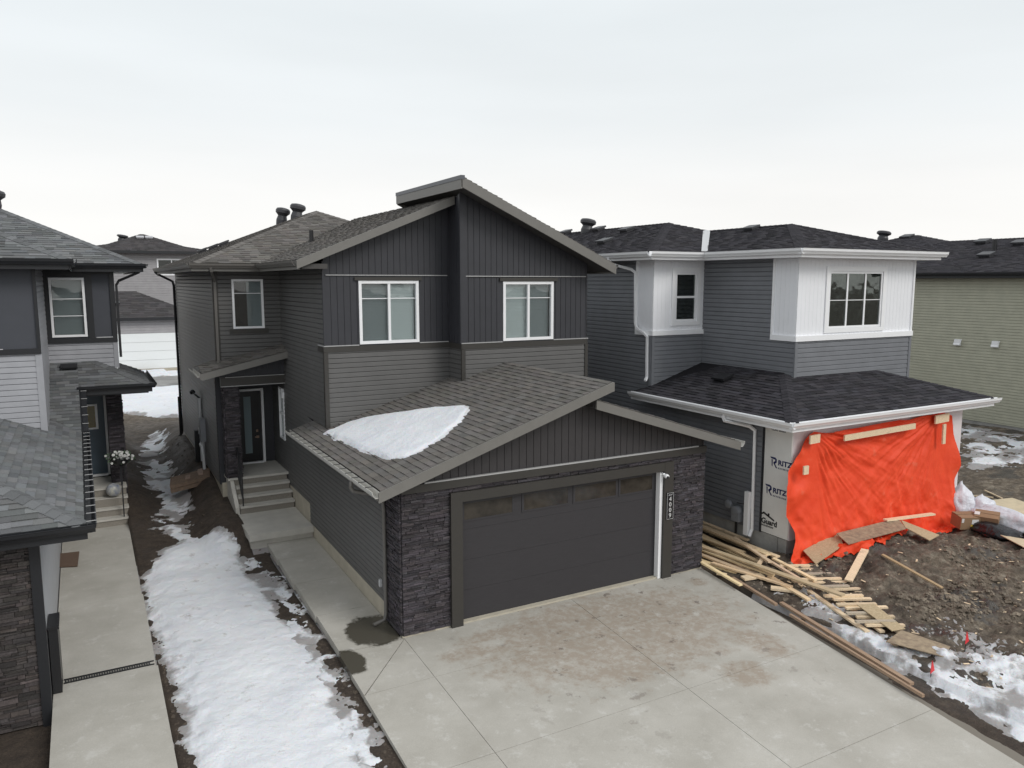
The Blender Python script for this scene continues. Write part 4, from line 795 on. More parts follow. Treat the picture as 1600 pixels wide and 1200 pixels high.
many(lh,'flashing',M('white flashing',(.6,.6,.62),rough=.4),[(.36,.76,24.225,24.23,5.06,5.08),(-4,-1.5,19.89,19.9,5.14,5.155)])
window(lh,(-.83,24.3),'front',.14,.98,5.10,6.70,hor=(6.13,5.67),bl=(blindg,),depth=.06,fw=.06)
k=.47; e0=7.08; m_=MB(); rk=dict(wr=(.18,.4),e=.15,vlo=.7,vhi=1.3)
c0=(1.57,23.9,e0); ap=(-1.83,27.3,e0+k*3.4); bk=(1.57,34,e0); r2_=(-1.83,30.6,e0+k*3.4)
shingles(m_,[(-8,23.9,e0),c0,ap,(-8,27.3,e0+k*3.4)],seed=61,**rk); shingles(m_,[c0,bk,r2_,ap],seed=62,**rk); caps(m_,c0,ap,.33); caps(m_,ap,(-8,26.45,ap[2]),.47)
b0=(-.15,19.55,e0); shingles(m_,[(-8,19.55,e0),b0,(-3.6,23.0,e0+k*3.45),(-8,23.0,e0+k*3.45)],seed=63,**rk); shingles(m_,[b0,(-.15,23.95,e0),(-3.5,27.3,e0+k*3.35),(-3.6,23.0,e0+k*3.45)],seed=64,**rk); caps(m_,b0,(-3.6,23.0,e0+k*3.45),.33); m_.build('roof',sh_grey,lh)
many(lh,'soffit',MT['dark soffit'],[(-8,-.2,19.6,20.0,6.9,6.95),(-.83,-.2,20,24,6.9,6.95),(-.2,1.5,23.95,24.3,6.9,6.95),(.84,1.5,24.3,33.9,6.9,6.95)])
many(lh,'fascia',dk_t,[(-8,-.15,19.51,19.55,6.86,7.05),(-.15,-.11,19.55,23.9,6.86,7.05),(-.11,1.57,23.86,23.9,6.86,7.05),(1.57,1.61,23.9,34,6.86,7.05)])
for a,c,d_ in (((-8,19.51,7.08),(-.05,19.51,7.08),(0,-1)),((-.11,19.5,7.08),(-.11,23.85,7.08),(1,0)),((-.11,23.86,7.08),(1.67,23.86,7.08),(0,-1)),((1.61,23.8,7.08),(1.61,34,7.08),(1,0))): q=MB(); gutter(q,a,c,d_,.12); q.build('gutter',dk_t,lh)
q=MB(); q.tube([(1.55,24.05,6.98),(1.5,24.05,6.85),(1.0,24.25,6.62),(.93,24.28,6.5),(.93,24.3,4.5)],.045,sq=True); q.build('downspout',dk_t,lh)
turbine(lh,(-2.0,27.5,e0+k*3.4+.05),ventm,.2)
# garage (bottom left) with right facing slope and street facing slope
m_=MB(); kg=.42; g0=3.0
shingles(m_,[(-.15,12.9,g0),(-.15,21.0,g0),(-.95,21.8,g0+kg*.8),(-4.15,21.8,g0+kg*4),(-4.15,16.9,g0+kg*4)],seed=71,wr=(.2,.34),vlo=.75,vhi=1.25)
shingles(m_,[(-8,12.9,g0),(-.15,12.9,g0),(-4.15,16.9,g0+kg*4),(-8,16.9,g0+kg*4)],seed=72,wr=(.2,.34),vlo=.75,vhi=1.25)
kf=.43; zf_=lambda Y: g0+kf*(Y-21.0)
shingles(m_,[(-.15,21.0,g0),(-.15,24.3,zf_(24.3)),(-.9,24.3,zf_(24.3)),(-.9,21.75,zf_(21.75))],seed=73,**rk)
caps(m_,(-.15,12.9,g0),(-4.15,16.9,g0+kg*4),.3); m_.build('garage_roof',sh_grey,lh)
m_=MB(); pz=zf_(23.0); zq=lambda X: pz+kf*(1.55-X)
shingles(m_,[(-.15,23.0,pz),(1.55,23.0,pz),(.25,24.3,zf_(24.3)),(-.15,24.3,zf_(24.3))],seed=75,**rk)
shingles(m_,[(1.55,23.0,pz),(1.55,24.3,pz),(.25,24.3,zq(.25))],seed=76,**rk); shingles(m_,[(1.55,24.3,pz),(1.55,26.5,pz),(.85,26.5,zq(.85)),(.85,24.3,zq(.85))],seed=77,**rk); caps(m_,(1.55,23.0,pz),(.28,24.27,zq(.28)),.3); m_.build('porch_roof',sh_grey,lh)
many(lh,'porch_fascia',dk_t,[(-.15,1.55,22.96,23.0,3.64,3.83),(1.55,1.59,22.96,26.5,3.64,3.83),(-.8,1.5,23.05,25.2,3.60,3.64)])
for a,c,d_ in (((-.2,22.96,3.87),(1.66,22.96,3.87),(0,-1)),((1.59,22.9,3.87),(1.59,26.5,3.87),(1,0))): q=MB(); gutter(q,a,c,d_,.115); q.build('porch_gutter',dk_t,lh)
many(lh,'garage_fascia',dk_t,[(-8,-.15,12.86,12.9,2.78,2.97),(-.15,-.11,12.86,21.0,2.78,2.97)])
m_=MB(); m_.prism([(-.15,21.0,2.97),(-.15,23.0,3.83),(-.15,23.0,3.63),(-.15,21.0,2.78)],(.04,0,0)); m_.build('rake_board',dk_t,lh); m_=MB(); m_.prism([(-.11,21.1,3.03),(-.11,22.97,3.84),(-.11,22.97,3.76),(-.11,21.1,2.95)],(.115,0,0)); rg=m_.build('rake_trough',dk_t,lh)
q=MB(); gutter(q,(-8,12.86,3.02),(-.0,12.86,3.02),(0,-1),.125); q.build('garage_gutter',dk_t,lh); q=MB(); gutter(q,(-.11,12.78,3.02),(-.11,21.1,3.02),(1,0),.125); gq=q.build('garage_gutter',dk_t,lh)
clip_m=M('white light clips',(.42,.42,.42),rough=.4)
for i in range(18): y=12.95+i*.46; q=MB(); q.box(-.115,.02,y,y+.012,3.022,3.032); q.build('light_clip',clip_m,gq)

for i in range(5): y=21.35+i*.36; q=MB(); q.box(-.115,.02,y,y+.014,3.0+.433*(y-21)+.004,3.0+.433*(y-21)+.016); q.build('light_clip',clip_m,rg)
boxvent(lh,(-.35,23.95,4.27),*sl(kg,1),blk,.2,.12,.1)
m_=MB(); stones(m_,(-8,13.35),'front',rect(0,7.12,-.2,2.8),seed=9,hmin=.04,hmax=.09); m_.build('brown_stone_veneer',stone_b,lh)
many(lh,'corner_trim',dk_t,[(-.90,-.76,13.28,13.40,-.25,2.8)])
m_=MB(); m_.box(-.86,-.78,13.42,22.7,-.3,2.95); m_.build('garage_side_wall',M('pale grey garage side',(.42,.43,.45),rough=.7,var=.06,vs=3),lh)
m_=MB(); m_.box(-7.9,-.9,13.42,13.5,-.2,2.9); m_.box(-4,-.8,20.1,20.2,2.8,4); m_.build('garage_core',groove,lh)
ld=MB(); ld.box(-.70,.43,25.12,25.18,1.05,3.35); ld=ld.build('front_door',blue,lh)
q=MB(); q.box(-.35,.20,25.10,25.12,2.42,3.05); q.build('door_window',amber,ld)
q=MB()
for b_ in ((-.41,.26,25.085,25.11,3.05,3.10),(-.41,.26,25.085,25.11,2.37,2.42),(-.41,-.35,25.085,25.11,2.42,3.05),(.20,.26,25.085,25.11,2.42,3.05)): q.box(*b_)
q.build('window_frame',white,ld)
many(lh,'door_frame',white,[(.43,.49,25.09,25.18,1.0,3.42),(-.70,.43,25.09,25.18,3.36,3.42),(-.70,.43,25.06,25.18,.98,1.04)])
m_=MB(); m_.box(.49,.85,24.2,25.2,.4,3.68,.5); stones(m_,(.49,24.2),'front',rect(0,.38,.95,3.66),seed=10,hmin=.03,hmax=.06); stones(m_,(.85,0),'right',rect(24.2,25.2,.5,3.66),seed=12); m_.build('porch_column',stone_m,lh)
ls=thing('front_steps',(0,24,0),'weathered speckled concrete steps below the blue grey front door at left','steps')
m_=MB(); m2=MB()
for i,(y,z) in enumerate(((22.85,.28),(23.12,.50),(23.39,.72),(23.66,.95))):
    m_.box(-.76,.84,y-.03,(y+.27 if i<3 else 25.1),z-.05,z); m2.box(-.75,.82,y,y+.25 if i<3 else 25.05,z-.225,z-.053)
m_.box(.70,.86,22.9,25.1,-.1,.26); m2.box(-.74,.69,23.3,25.0,-.1,.7); m_.split('tread',stepc,ls); m2.split('riser',aggr,ls)
rl=MB(); P0=Vector((.72,23.75,.95)); P1=Vector((.70,22.9,.28)); rl.tube([P0,P0+Vector((0,0,.92))],.022,sq=True); rl.tube([P1,P1+Vector((0,0,.92))],.022,sq=True); rl.bar(P0+Vector((-.025,0,.9)),P1+Vector((-.025,0,.9)),(.05,0,0),(0,0,.04)); rl.tube([(.82,24.15,.95),(.82,24.15,1.95)],.03,sq=True); rl.tube([P0+Vector((0,0,.9)),(.82,24.15,1.87)],.02,sq=True); rl.build('hand_rail',blk,ls)
fb=thing('flower_basket',(.72,23.5,1.75),'basket of white flowers and green leaves hung on the black stair rail','plant')
lv=MB(); pt=MB(); rr=random.Random(3)
for i in range(260):
    a=rr.uniform(0,6.28); r_=rr.uniform(0,.34); h=rr.uniform(-.16,.16); c=Vector((.72+r_*math.cos(a)*1.1,23.5+r_*math.sin(a)*.7,1.80+h)); s=rr.uniform(.03,.055); nrm=Vector((rr.gauss(0,1),rr.gauss(0,1),rr.gauss(0,1))).normalized(); t_=nrm.orthogonal().normalized(); u_=nrm.cross(t_)
    if i%6: lv.face([c-t_*s,c+u_*s*.5,c+t_*s,c-u_*s*.5],1)
    else:
        c=c+Vector((0,-.12,.05)); pt.face([c+(t_*math.cos(q_)+u_*math.sin(q_))*s*.9 for q_ in [x*1.047 for x in range(6)]]); pt.face([c+Vector((0,-.01,0))+(Vector((1,0,0))*math.cos(q_)+Vector((0,.3,1)).normalized()*math.sin(q_))*s*.9 for q_ in [x*1.047 for x in range(6)]])
lv.build('leaves',leaf,fb); pt.build('petals',petal,fb); bs_=MB(); bs_.lathe((.72,23.5,1.58),[(.12,0),(.2,.08),(.24,.18)]); bs_.build('pot',blk,fb)
db=MB(); db.lathe((.50,23.45,.73),[(.02,0),(.11,.03),(.17,.10),(.19,.19),(.17,.28),(.11,.35),(.02,.38)],seg=20); db=db.build('decorative_ball',M('blue white glazed ball',(.20,.24,.36),rough=.3,col2=(.62,.60,.50),vs=9),smooth=True); tag(db,'round blue and cream patterned ball sitting on the left steps by the column','ball')
q=MB(); q.prism([(-.83,20.05,.075),(-.42,19.9,.075),(-.38,20.95,.085),(-.80,21.0,.085)],(0,0,.018)); q=q.build('door_mat',matm); tag(q,'small brown mat lying on the left concrete path','mat')
# slim black bin against the left garage wall
bn=thing('black_bin',(-.70,14.0,0),'tall slim black box standing against the left garage wall','bin'); q=MB(); q.box(-.76,-.63,13.75,14.3,.045,1.12); q.build('body',blk,bn); q=MB(); q.box(-.77,-.61,13.73,14.33,1.12,1.17); q.build('lid',blk,bn)
# ================================================================ OLIVE HOUSE (far right)
oh=thing('olive_house',(38,22,0),'long olive beige sided house with dark roof at the right edge','house')
m_=MB(); lap(m_,(34,0),'left',[rect(4,34,.55,6.9)],e=.125); lap(m_,(34,34),'back',[rect(0,11,.5,6.9)],e=.25); m_.split('siding',s_beige,oh)
m_=MB(); m_.box(34.03,45,4,33.97,.2,6.9); m_.box(34.0,34.05,4,34,.2,.56); m_.build('foundation',foundg,oh)
m_=MB(); rk=dict(wr=(.2,.45),e=.2,vlo=.75,vhi=1.3); x0=33.5; z_=6.95; kz=.30
shingles(m_,[(x0,3.5,z_),(x0,30.0,z_),(x0+5.6,24.4,z_+kz*5.6),(x0+5.6,3.5,z_+kz*5.6)],seed=81,**rk); shingles(m_,[(x0,30.0,z_),(x0+11.2,30.0,z_),(x0+5.6,24.4,z_+kz*5.6)],seed=82,**rk); shingles(m_,[(x0+5.6,3.5,z_+kz*5.6),(x0+5.6,24.4,z_+kz*5.6),(x0+11.2,30.0,z_),(x0+11.2,3.5,z_)],seed=83,**rk)
caps(m_,(x0+5.6,3.5,z_+kz*5.6),(x0+5.6,24.4,z_+kz*5.6),.3); caps(m_,(x0,30.0,z_),(x0+5.6,24.4,z_+kz*5.6),.2); m_.build('roof',sh_black,oh)
m_=MB(); m_.box(33.46,33.52,3.5,34.5,6.74,6.95); m_.box(33.52,34,3.5,34.5,6.76,6.82); m_.split('fascia',dk_t,oh); q=MB(); gutter(q,(33.46,3.5,6.98),(33.46,34.5,6.98),(-1,0),.13); q.build('gutter',dk_t,oh)
for y_,z1 in ((20.38,3.92),(18.75,3.95)): q=MB(); q.box(33.86,34,y_-.13,y_+.13,z1-.13,z1+.13); q.prism([(33.98,y_-.15,z1+.14),(33.98,y_+.15,z1+.14),(33.84,y_+.15,z1-.1),(33.84,y_-.15,z1-.1)],(-.02,0,.0)); q.build('exhaust_hood',white,oh)
for x_,y_ in ((38.4,22.2),(36.3,23.4),(36.0,20.6),(37.9,20.2)): boxvent(oh,(x_,y_,z_+kz*(x_-x0)),*sl(kz),ventm,.3,.25,.2)
turbine(oh,(38.7,19.6,z_+kz*5.2),ventm,.24)
q=MB(); q.tube([(37.1,20.9,z_+kz*3.5),(37.1,20.9,z_+kz*3.6+.5)],.1); q.build('vent_pipe',blk,oh)
def hipped(par,x0,x1,y0,y1,z0,kz,mat,seed,e=.3):
    m=MB(); h=min(x1-x0,y1-y0)/2; zt=z0+kz*h; rk=dict(wr=(.3,.6),e=e,vlo=.8,vhi=1.25)
    if x1-x0<=y1-y0: a,b_=((x0+x1)/2,y0+h,zt),((x0+x1)/2,y1-h,zt); F=[[(x0,y0,z0),(x1,y0,z0),a],[(x1,y1,z0),(x0,y1,z0),b_],[(x0,y1,z0),(x0,y0,z0),a,b_],[(x1,y0,z0),(x1,y1,z0),b_,a]]
    else: a,b_=(x0+h,(y0+y1)/2,zt),(x1-h,(y0+y1)/2,zt); F=[[(x0,y0,z0),(x1,y0,z0),b_,a],[(x1,y1,z0),(x0,y1,z0),a,b_],[(x0,y1,z0),(x0,y0,z0),a],[(x1,y0,z0),(x1,y1,z0),b_]]
    F=[f[:3] if len(f)==4 and (Vector(f[2])-Vector(f[3])).length<.01 else f for f in F]
    for i,f in enumerate(F): shingles(m,f,seed=seed+i,**rk)
    return m.build('roof',mat,par)
hipped(oh,33.5,47.5,20,34.5,6.95,.31,sh_black,90,e=.2); turbine(oh,(40.6,29.2,8.95),ventm,.3); boxvent(oh,(40.2,27.4,8.95),*sl(.3),ventm,.3,.25,.2)
# ================================================================ background left houses
gh=thing('garage_building',(3,64,0),'small mauve garage with a wide white door across the lane','garage')
m_=MB(); lap(m_,(-1.5,60),'front',[rect(0,9,-.2,4.0)],[(1.6,8.1,.5,3.0)],e=.2); m_.split('siding',s_mauve,gh); m_=MB(); m_.box(-1.45,7.5,60.02,67.5,0,3.95); m_.build('walls',s_mauve,gh)
q=MB()
for i in range(4): q.box(.1,6.6,59.96,60.0,.5+i*.625,.5+i*.625+.61)
q.build('garage_door',M('pale overhead door',(.78,.80,.80),rough=.5),gh); q=MB(); q.box(-1.5,7.5,59.9,60,-.3,.48); q.build('foundation',found,gh)
hipped(gh,-1.9,7.9,59.6,68,4.1,.42,sh_far,95); q=MB(); q.box(-1.9,7.9,59.52,59.6,3.9,4.1); q.build('fascia',dk_t,gh)
boxvent(gh,(2.2,61.6,5.0),*sl(.42,1),blk,.3,.2,.2)
fh=thing('mauve_house',(5,76,0),'mauve sided two storey house with dark roof far between the two front houses','house')
m_=MB(); lap(m_,(1.6,72),'front',[rect(0,8,.5,9.0)],[(4.3,6.6,7.1,8.5)],e=.2); lap(m_,(1.6,0),'left',[rect(72,82,.5,9)],e=.3); m_.split('siding',s_mauve,fh); m_=MB(); m_.box(1.65,9.6,72.6,82,.5,8.9); m_.build('walls',s_mauve,fh)
window(fh,(1.6,72),'front',4.3,6.6,7.1,8.5,vert=(5.45,),fw=.12,gm=glass_d,depth=.08)
hipped(fh,.9,9.4,71.3,79.5,9.1,.38,sh_far,97); hipped(fh,-.5,11.4,76,84,9.3,.2,sh_far,99); q=MB(); q.box(.9,9.4,71.22,71.3,8.9,9.1); q.build('fascia',dk_t,fh)
for x_ in (4.9,5.6): boxvent(fh,(x_,74.3,9.1+.38*3),*sl(.38,1),M('galvanised vent',(.45,.45,.47),rough=.4),.3,.2,.2)
turbine(fh,(3.6,76.2,10.1),ventm,.35)
# ================================================================ TARP
tarpm,n,l,b=nodemat('orange tarp cloth'); tcn=n.new('ShaderNodeTexCoord'); V=tcn.outputs['Object']
c=ramp(n,l,noise(n,l,V,2.2,7,.65),[(.3,(.76,.060,.018)),(.62,(.83,.080,.026)),(.80,(.78,.20,.12))]); l.new(c,b.inputs['Base Color']); b.inputs['Roughness'].default_value=.6; b.inputs['Specular IOR Level'].default_value=.3
bumpn(n,l,b,[(noise(n,l,V,7,6,.6),.35,.03),(noise(n,l,V,160,2),.12,.003)])
def interp(t,ks): return np.interp(t,[k[0] for k in ks],[k[1] for k in ks])
nu,nv=230,150; U,Vv=np.meshgrid(np.linspace(0,1,nu),np.linspace(0,1,nv))
XL=interp(Vv,[(0,14.62),(.06,14.35),(.20,14.05),(.27,13.92),(.33,13.90),(.50,14.02),(.60,14.22),(.68,14.18),(.80,13.95),(.9,13.95),(1,14.25)])
XR=interp(Vv,[(0,20.30),(.08,20.40),(.25,20.50),(.4,20.60),(.5,20.48),(.65,20.46),(.8,20.42),(.9,20.40),(1,20.40)])
TX=XL+(XR-XL)*U
ztop=3.05+interp(U,[(0,-.25),(.02,-.02),(.05,.05),(.12,-.02),(.2,.0),(.6,.06),(.68,.02),(.76,.10),(.95,.08),(1,-.02)])
hang=np.clip(Vv/.84,0,1); zbot=.10+.0*U
TZ=ztop+(zbot-ztop)*hang; sp=np.clip((Vv-.84)/.16,0,1)
TY=12.20-.10*hang-(.16+.1*fbm(U*5,Vv*0+1,4,3))*hang**3
dxx=np.abs(TX-17.2)/3.0; q2=1.16-.62*dxx-.52*dxx**2; s_=(ztop-TZ)/np.clip(q2,.18,2)
fade=sst(.05,.4,s_)*(1-sst(1.5,3.2,s_)); nn=fbm(TX*1.3,TZ*1.3,41,3)
inn=sst(14.95,15.25,TX)*(1-sst(19.3,19.62,TX))
TY+=.012*np.sin(6.3*(s_*.9+nn*.12))*fade*inn
def creases(cx,cz,sd):
    an=np.arctan2(np.abs(TX-cx),cz-TZ); r=np.hypot(TX-cx,cz-TZ); rd=1-np.abs(fbm(an*4.2+sd,r*.28+sd,sd,4,.6))*3.2; rd2=1-np.abs(fbm(an*9+sd,r*.5,sd+7,3,.6))*3.2
    return (rd*.75+rd2*.35)*np.exp(-r*.33)*sst(.05,.5,r)
TY-=.105*creases(14.75,3.2,11)*inn+.105*creases(19.75,3.25,23)*inn; TY-=.05*(1-np.abs(fbm(TX*1.5+TZ*.25,TZ*.35,37,3))*3)*sst(.2,.7,hang)*sst(14.2,14.8,TX)
TY+=.10*inn*hang*(1-hang*.5)
low=sst(.5,.95,hang); TY+=-.05*low*np.abs(fbm(TX*2.3+TZ*.8,TZ*1.6,61,3))*2+.03*low*fbm(TX*5,TZ*4,63,3)
TY+=-.06*(1-sst(14.3,14.9,TX))*np.sin(TZ*5+nn*3)-.05*(1-sst(13.9,14.4,TX))
TY+=.05*sst(19.62,19.75,TX)-.16*sst(20.0,20.6,TX)*(.6+.4*np.sin(TZ*4.2))
TY+=.02*inn*hang*np.sin(TX*7+nn*2)*.5; TY+=.008*fbm(TX*6,TZ*6,71,3); TY=np.minimum(TY,12.262+.01*np.sin(TX*9+TZ*5))
fwd=interp(U,[(0,.35),(.1,.62),(.2,.85),(.45,.55),(.6,.40),(.8,.45),(.95,.20),(1,.1)])
yb=TY[np.argmax(Vv[:,0]>=.84)][None,:]; TY=np.where(sp>0,yb-fwd*sp,TY)
gz_=ground_h(TX,TY); TZ=np.maximum(TZ,gz_+.03); TZ=np.where(sp>0,gz_+.035+.05*np.abs(fbm(TX*4,TY*4,81,3))*(1-sp*.7),TZ)
co=np.stack([TX,TY,TZ],-1).reshape(-1,3); i=np.arange(nu*nv).reshape(nv,nu); q=np.stack([i[:-1,:-1],i[1:,:-1],i[1:,1:],i[:-1,1:]],-1).reshape(-1,4)
me=bpy.data.meshes.new('tarp'); me.from_pydata(co.tolist(),[],q.tolist()); me.polygons.foreach_set('use_smooth',[True]*len(me.polygons)); me.materials.append(tarpm); me.update(); tp=bpy.data.objects.new('tarp',me); C.objects.link(tp)
tag(tp,'large crumpled orange tarp hung over the open garage of the unfinished house','tarp')
def wood1(name,label,cat,p0,p1,w,t,mat=wood,group=None,col=1.0,roll=0):
    q=MB(); q.plank(p0,p1,w,t,col,roll); o=q.build(name,mat); tag(o,label,cat,group); return o
gB='wooden battens pinning the orange tarp'
for p0,p1,w,lb in (((15.72,11.98,2.90),(18.42,11.98,2.95),.14,'long pale batten across the top middle of the tarp'),((14.55,12.0,2.97),(14.88,12.0,2.98),.20,'small square batten at the top left corner of the tarp'),((19.28,12.0,3.03),(19.86,12.0,3.05),.22,'short wide batten at the top right corner of the tarp'),((14.34,11.96,2.28),(14.50,11.96,2.28),.20,'tiny block nailed on the left fold of the tarp'),((19.68,11.99,2.88),(19.70,11.99,2.35),.12,'short upright batten below the top right corner of the tarp')):
    d=Vector(p1)-Vector(p0); q=MB(); 
    if abs(d.z)<.2: q.prism([Vector(p0)-Vector((0,0,w/2)),Vector(p1)-Vector((0,0,w/2)),Vector(p1)+Vector((0,0,w/2)),Vector(p0)+Vector((0,0,w/2))],(0,.04,0))
    else: q.prism([Vector(p0)-Vector((w/2,0,0)),Vector(p0)+Vector((w/2,0,0)),Vector(p1)+Vector((w/2,0,0)),Vector(p1)-Vector((w/2,0,0))],(0,.04,0))
    tag(q.build('wooden_batten',wood),lb,'batten',gB)
# sheets resting on the tarp skirt
def sheet(name,pts,lift,th,mat,label,cat='board',rag=False):
    q=MB(); P=[]
    for p in pts:
        z=(gz(p[0],p[1])+lift) if len(p)==2 else p[2]
        P.append((p[0],p[1],z))
    q.prism(P,(0,0,th)); o=q.build(name,mat); return tag(o,label,cat)
sheet('strand_board',[(14.16,11.36,.26),(15.25,11.5,.48),(15.75,12.02,.60),(14.4,11.92,.36)],0,.02,osb,'clean tan strand board at the left end of the tarp skirt')
sheet('strand_board',[(15.2,11.33,.56),(17.2,11.25,.64),(17.6,11.75,.70),(15.4,11.82,.64)],0,.02,osb_d,'long muddy strand board lying on the tarp skirt')
sheet('strand_board',[(17.25,11.3,.64),(17.32,10.72,.48),(17.9,10.85,.48),(17.65,11.7,.66)],0,.02,osb,'short tan board bridging from the tarp to the mud')
wood1('lumber_plank','pale plank lying flat along the foot of the tarp behind the boards','plank',(17.1,11.75,.74),(18.9,11.65,.66),.13,.04,col=1.1)
# lumber pile
gL='loose planks piled between the garage and the unfinished house'
PL=[((14.17,15.9,.24),(14.17,13.4,.22),.09,'short plank against the foundation below the gas meter'),((13.99,15.9,.22),(14.03,13.7,.2),.09,'thin plank second from the foundation at the back of the pile'),
((13.87,15.8,.23),(13.83,12.15,.25),.14,'longest plank beside the grey foundation wall'),((13.68,15.2,.14),(13.37,12.25,.16),.14,'wide plank in the middle of the pile behind the crossing one'),
((13.55,15.0,.10),(13.34,12.4,.1),.10,'darker plank under the middle of the pile'),((12.75,14.9,.06),(12.86,11.9,.1),.14,'flat plank beneath the long pale plank by the garage'),
((12.80,14.3,.20),(13.02,9.75,.36),.12,'long pale plank running over the pile to the slatted rack'),((12.36,14.0,.16),(12.10,11.6,.10),.09,'thin plank nearest the driveway leaning out from the garage corner'),
((12.52,14.2,.14),(12.76,11.6,.12),.10,'plank beside the garage corner just under the long pale plank'),((12.5,12.9,.10),(12.86,10.9,.16),.12,'plank poking out below the long pale plank'),
((13.0,12.0,.22),(13.62,12.34,.26),.09,'short crossing plank on top of the pile'),((13.5,12.2,.24),(13.15,10.8,.24),.09,'thin plank ending on the first rungs of the rack'),
((13.68,12.15,.24),(13.42,10.75,.25),.09,'thin plank beside the tarp foot ending on the rack'),((14.02,14.0,.14),(13.68,12.3,.28),.14,'diagonal plank resting on the longest plank'),
((13.9,13.6,.28),(13.3,11.9,.30),.09,'narrow plank lying diagonally over the pile'),((13.2,14.3,.08),(13.05,12.6,.09),.14,'flat weathered plank in the gap of the pile'),((12.62,14.2,.26),(12.95,12.4,.24),.10,'plank stacked highest beside the garage wall')]
PL+=[((14.05,15.4,.10),(13.98,12.6,.08),.14,'wide plank lying lowest against the foundation'),((13.74,15.5,.29),(13.72,13.0,.29),.14,'pale plank topmost of the stack nearest the foundation'),((13.30,14.9,.18),(13.52,12.9,.17),.12,'plank slanting across the back of the pile'),
((12.98,14.6,.16),(12.92,12.5,.15),.14,'wide clean plank behind the long pale plank'),((12.66,13.9,.20),(12.98,11.5,.19),.11,'plank tucked along the garage side of the long pale plank'),((12.45,13.4,.05),(12.62,12.2,.06),.14,'low dirty plank at the driveway side of the pile'),
((12.95,11.6,.14),(12.7,10.3,.12),.10,'short plank leading from the pile toward the rack rails'),((13.75,12.9,.08),(13.6,11.9,.10),.12,'stub of plank below the tarp end of the pile')]
rr=random.Random(12)
for p0,p1,w,lb in PL: 
    v=rr.uniform(.7,1.3); wood1('lumber_plank',lb,'plank',p0,p1,w,.04,group=gL,col=(v,v*rr.uniform(.93,1),v*rr.uniform(.85,1)),roll=rr.uniform(-.12,.12))
gO='short wood offcuts beside the driveway'
for p0,p1,w,lb in (((12.42,11.86,.10),(12.88,11.72,.13),.2,'square offcut block nearest the lumber pile'),((12.83,11.56,.09),(13.02,11.36,.09),.12,'small offcut under the long pale plank'),((12.55,11.18,.10),(12.85,10.84,.10),.17,'pale offcut board on the mud by the driveway'),((12.22,12.44,.06),(12.33,12.26,.06),.1,'tiny offcut at the garage corner'),((12.72,12.08,.1),(12.95,12.2,.1),.1,'offcut wedge lying under the pile')): wood1('wood_offcut',lb,'offcut',p0,p1,w,.045,group=gO,col=rr.uniform(.95,1.15))
gE='weathered form boards along the driveway edge'
for p0,p1,w,lb in (((12.36,12.1,.04),(12.08,10.6,.04),.07,'weathered board at the driveway edge nearest the garage'),((12.22,10.6,.05),(11.60,7.3,.02),.09,'long weathered board lying beside the driveway edge'),((11.98,10.15,.02),(11.45,7.0,.0),.05,'thin weathered strip tight against the driveway edge')): wood1('form_board',lb,'board',p0,p1,w,.05,group=gE,col=(.48,.42,.42))
# slatted rack
rk_=thing('slatted_rack',(13.3,10,0),'ladder like rack of paired pale slats on rails lying beside the driveway','rack')
for p0,p1 in (((13.40,11.5,.10),(12.50,8.80,.10)),((13.82,11.45,.10),(12.74,8.66,.10)),((14.14,11.35,.10),(13.02,8.52,.10))): q=MB(); q.plank(p0,p1,.10,.04,rr.uniform(.85,1.05)); q.build('rail',wood,rk_)
for k_,(p0,p1) in enumerate((((13.5,11.78),(14.3,11.40)),((13.45,11.25),(14.14,10.92)),((13.2,11.02),(14.02,10.62)),((13.15,10.6),(13.86,10.26)),((12.98,10.16),(13.72,9.80)),((12.84,9.74),(13.58,9.38)),((12.68,9.38),(13.36,9.04)),((12.5,9.05),(13.18,8.70)))):
    for j in (0,1):
        q=MB(); o_=rr.uniform(-.04,.04)+.09*j; h=.16+.045*(1-j)+rr.uniform(0,.01); q.plank((p0[0]+o_,p0[1]-.14*j,h),(p1[0]+o_+rr.uniform(-.06,.06),p1[1]-.14*j,h),.085,.038,(rr.uniform(.8,1.1) if rr.random()>.3 else (.62,.68,.78)),roll=rr.uniform(-.1,.1)); q.build('slat',wood,rk_)
sheet('strand_board',[(13.05,9.45,.26),(13.38,9.32,.26),(13.1,8.45,.16),(12.78,8.5,.17)],0,.015,osb,'narrow strand board on the lower end of the slatted rack')
sheet('strand_board',[(12.33,8.30,.15),(12.78,7.50,.10),(13.26,7.68,.10),(13.02,8.47,.14)],0,.015,osb_d,'loose strand board sheet on dirty snow next to the slatted rack')
wood1('lumber_plank','single pale plank on the mud mound in front of the tarp','plank',(14.05,10.42,gz(14.05,10.42)+.08),(15.35,11.0,gz(15.35,11.0)+.06),.16,.04,col=1.1)
wood1('lumber_plank','thin muddy stick lying on the mound right of the plank','plank',(15.55,10.7,gz(15.55,10.7)+.05),(15.6,9.3,gz(15.6,9.3)+.06),.08,.03,col=(.55,.50,.42))
sheet('plywood_sheet',[(19.25,9.6,gz(19.3,9.6)+.08),(19.75,9.45,gz(19.7,9.5)+.08),(20.5,10.55,gz(20.4,10.5)+.12),(20.05,10.78,gz(20,10.7)+.12)],0,.02,ply,'narrow plywood sheet in front of the garbage bags at right')
sheet('plywood_sheet',[(21.3,11.0,.42),(22.6,10.6,.42),(23.0,11.9,.44),(22.0,12.1,.44)],0,.02,ply,'plywood sheet lying behind the garbage bags at right')
for p0,p1,lb in (((24.3,13.4),(24.0,12.7),'thin pale stick on the far mud'),((23.2,13.9),(23.9,12.9),'grey strip of wood on the far mud near the tarp')): wood1('wood_strip',lb,'stick',(*p0,gz(*p0)+.05),(*p1,gz(*p1)+.05),.05,.03,col=.9)
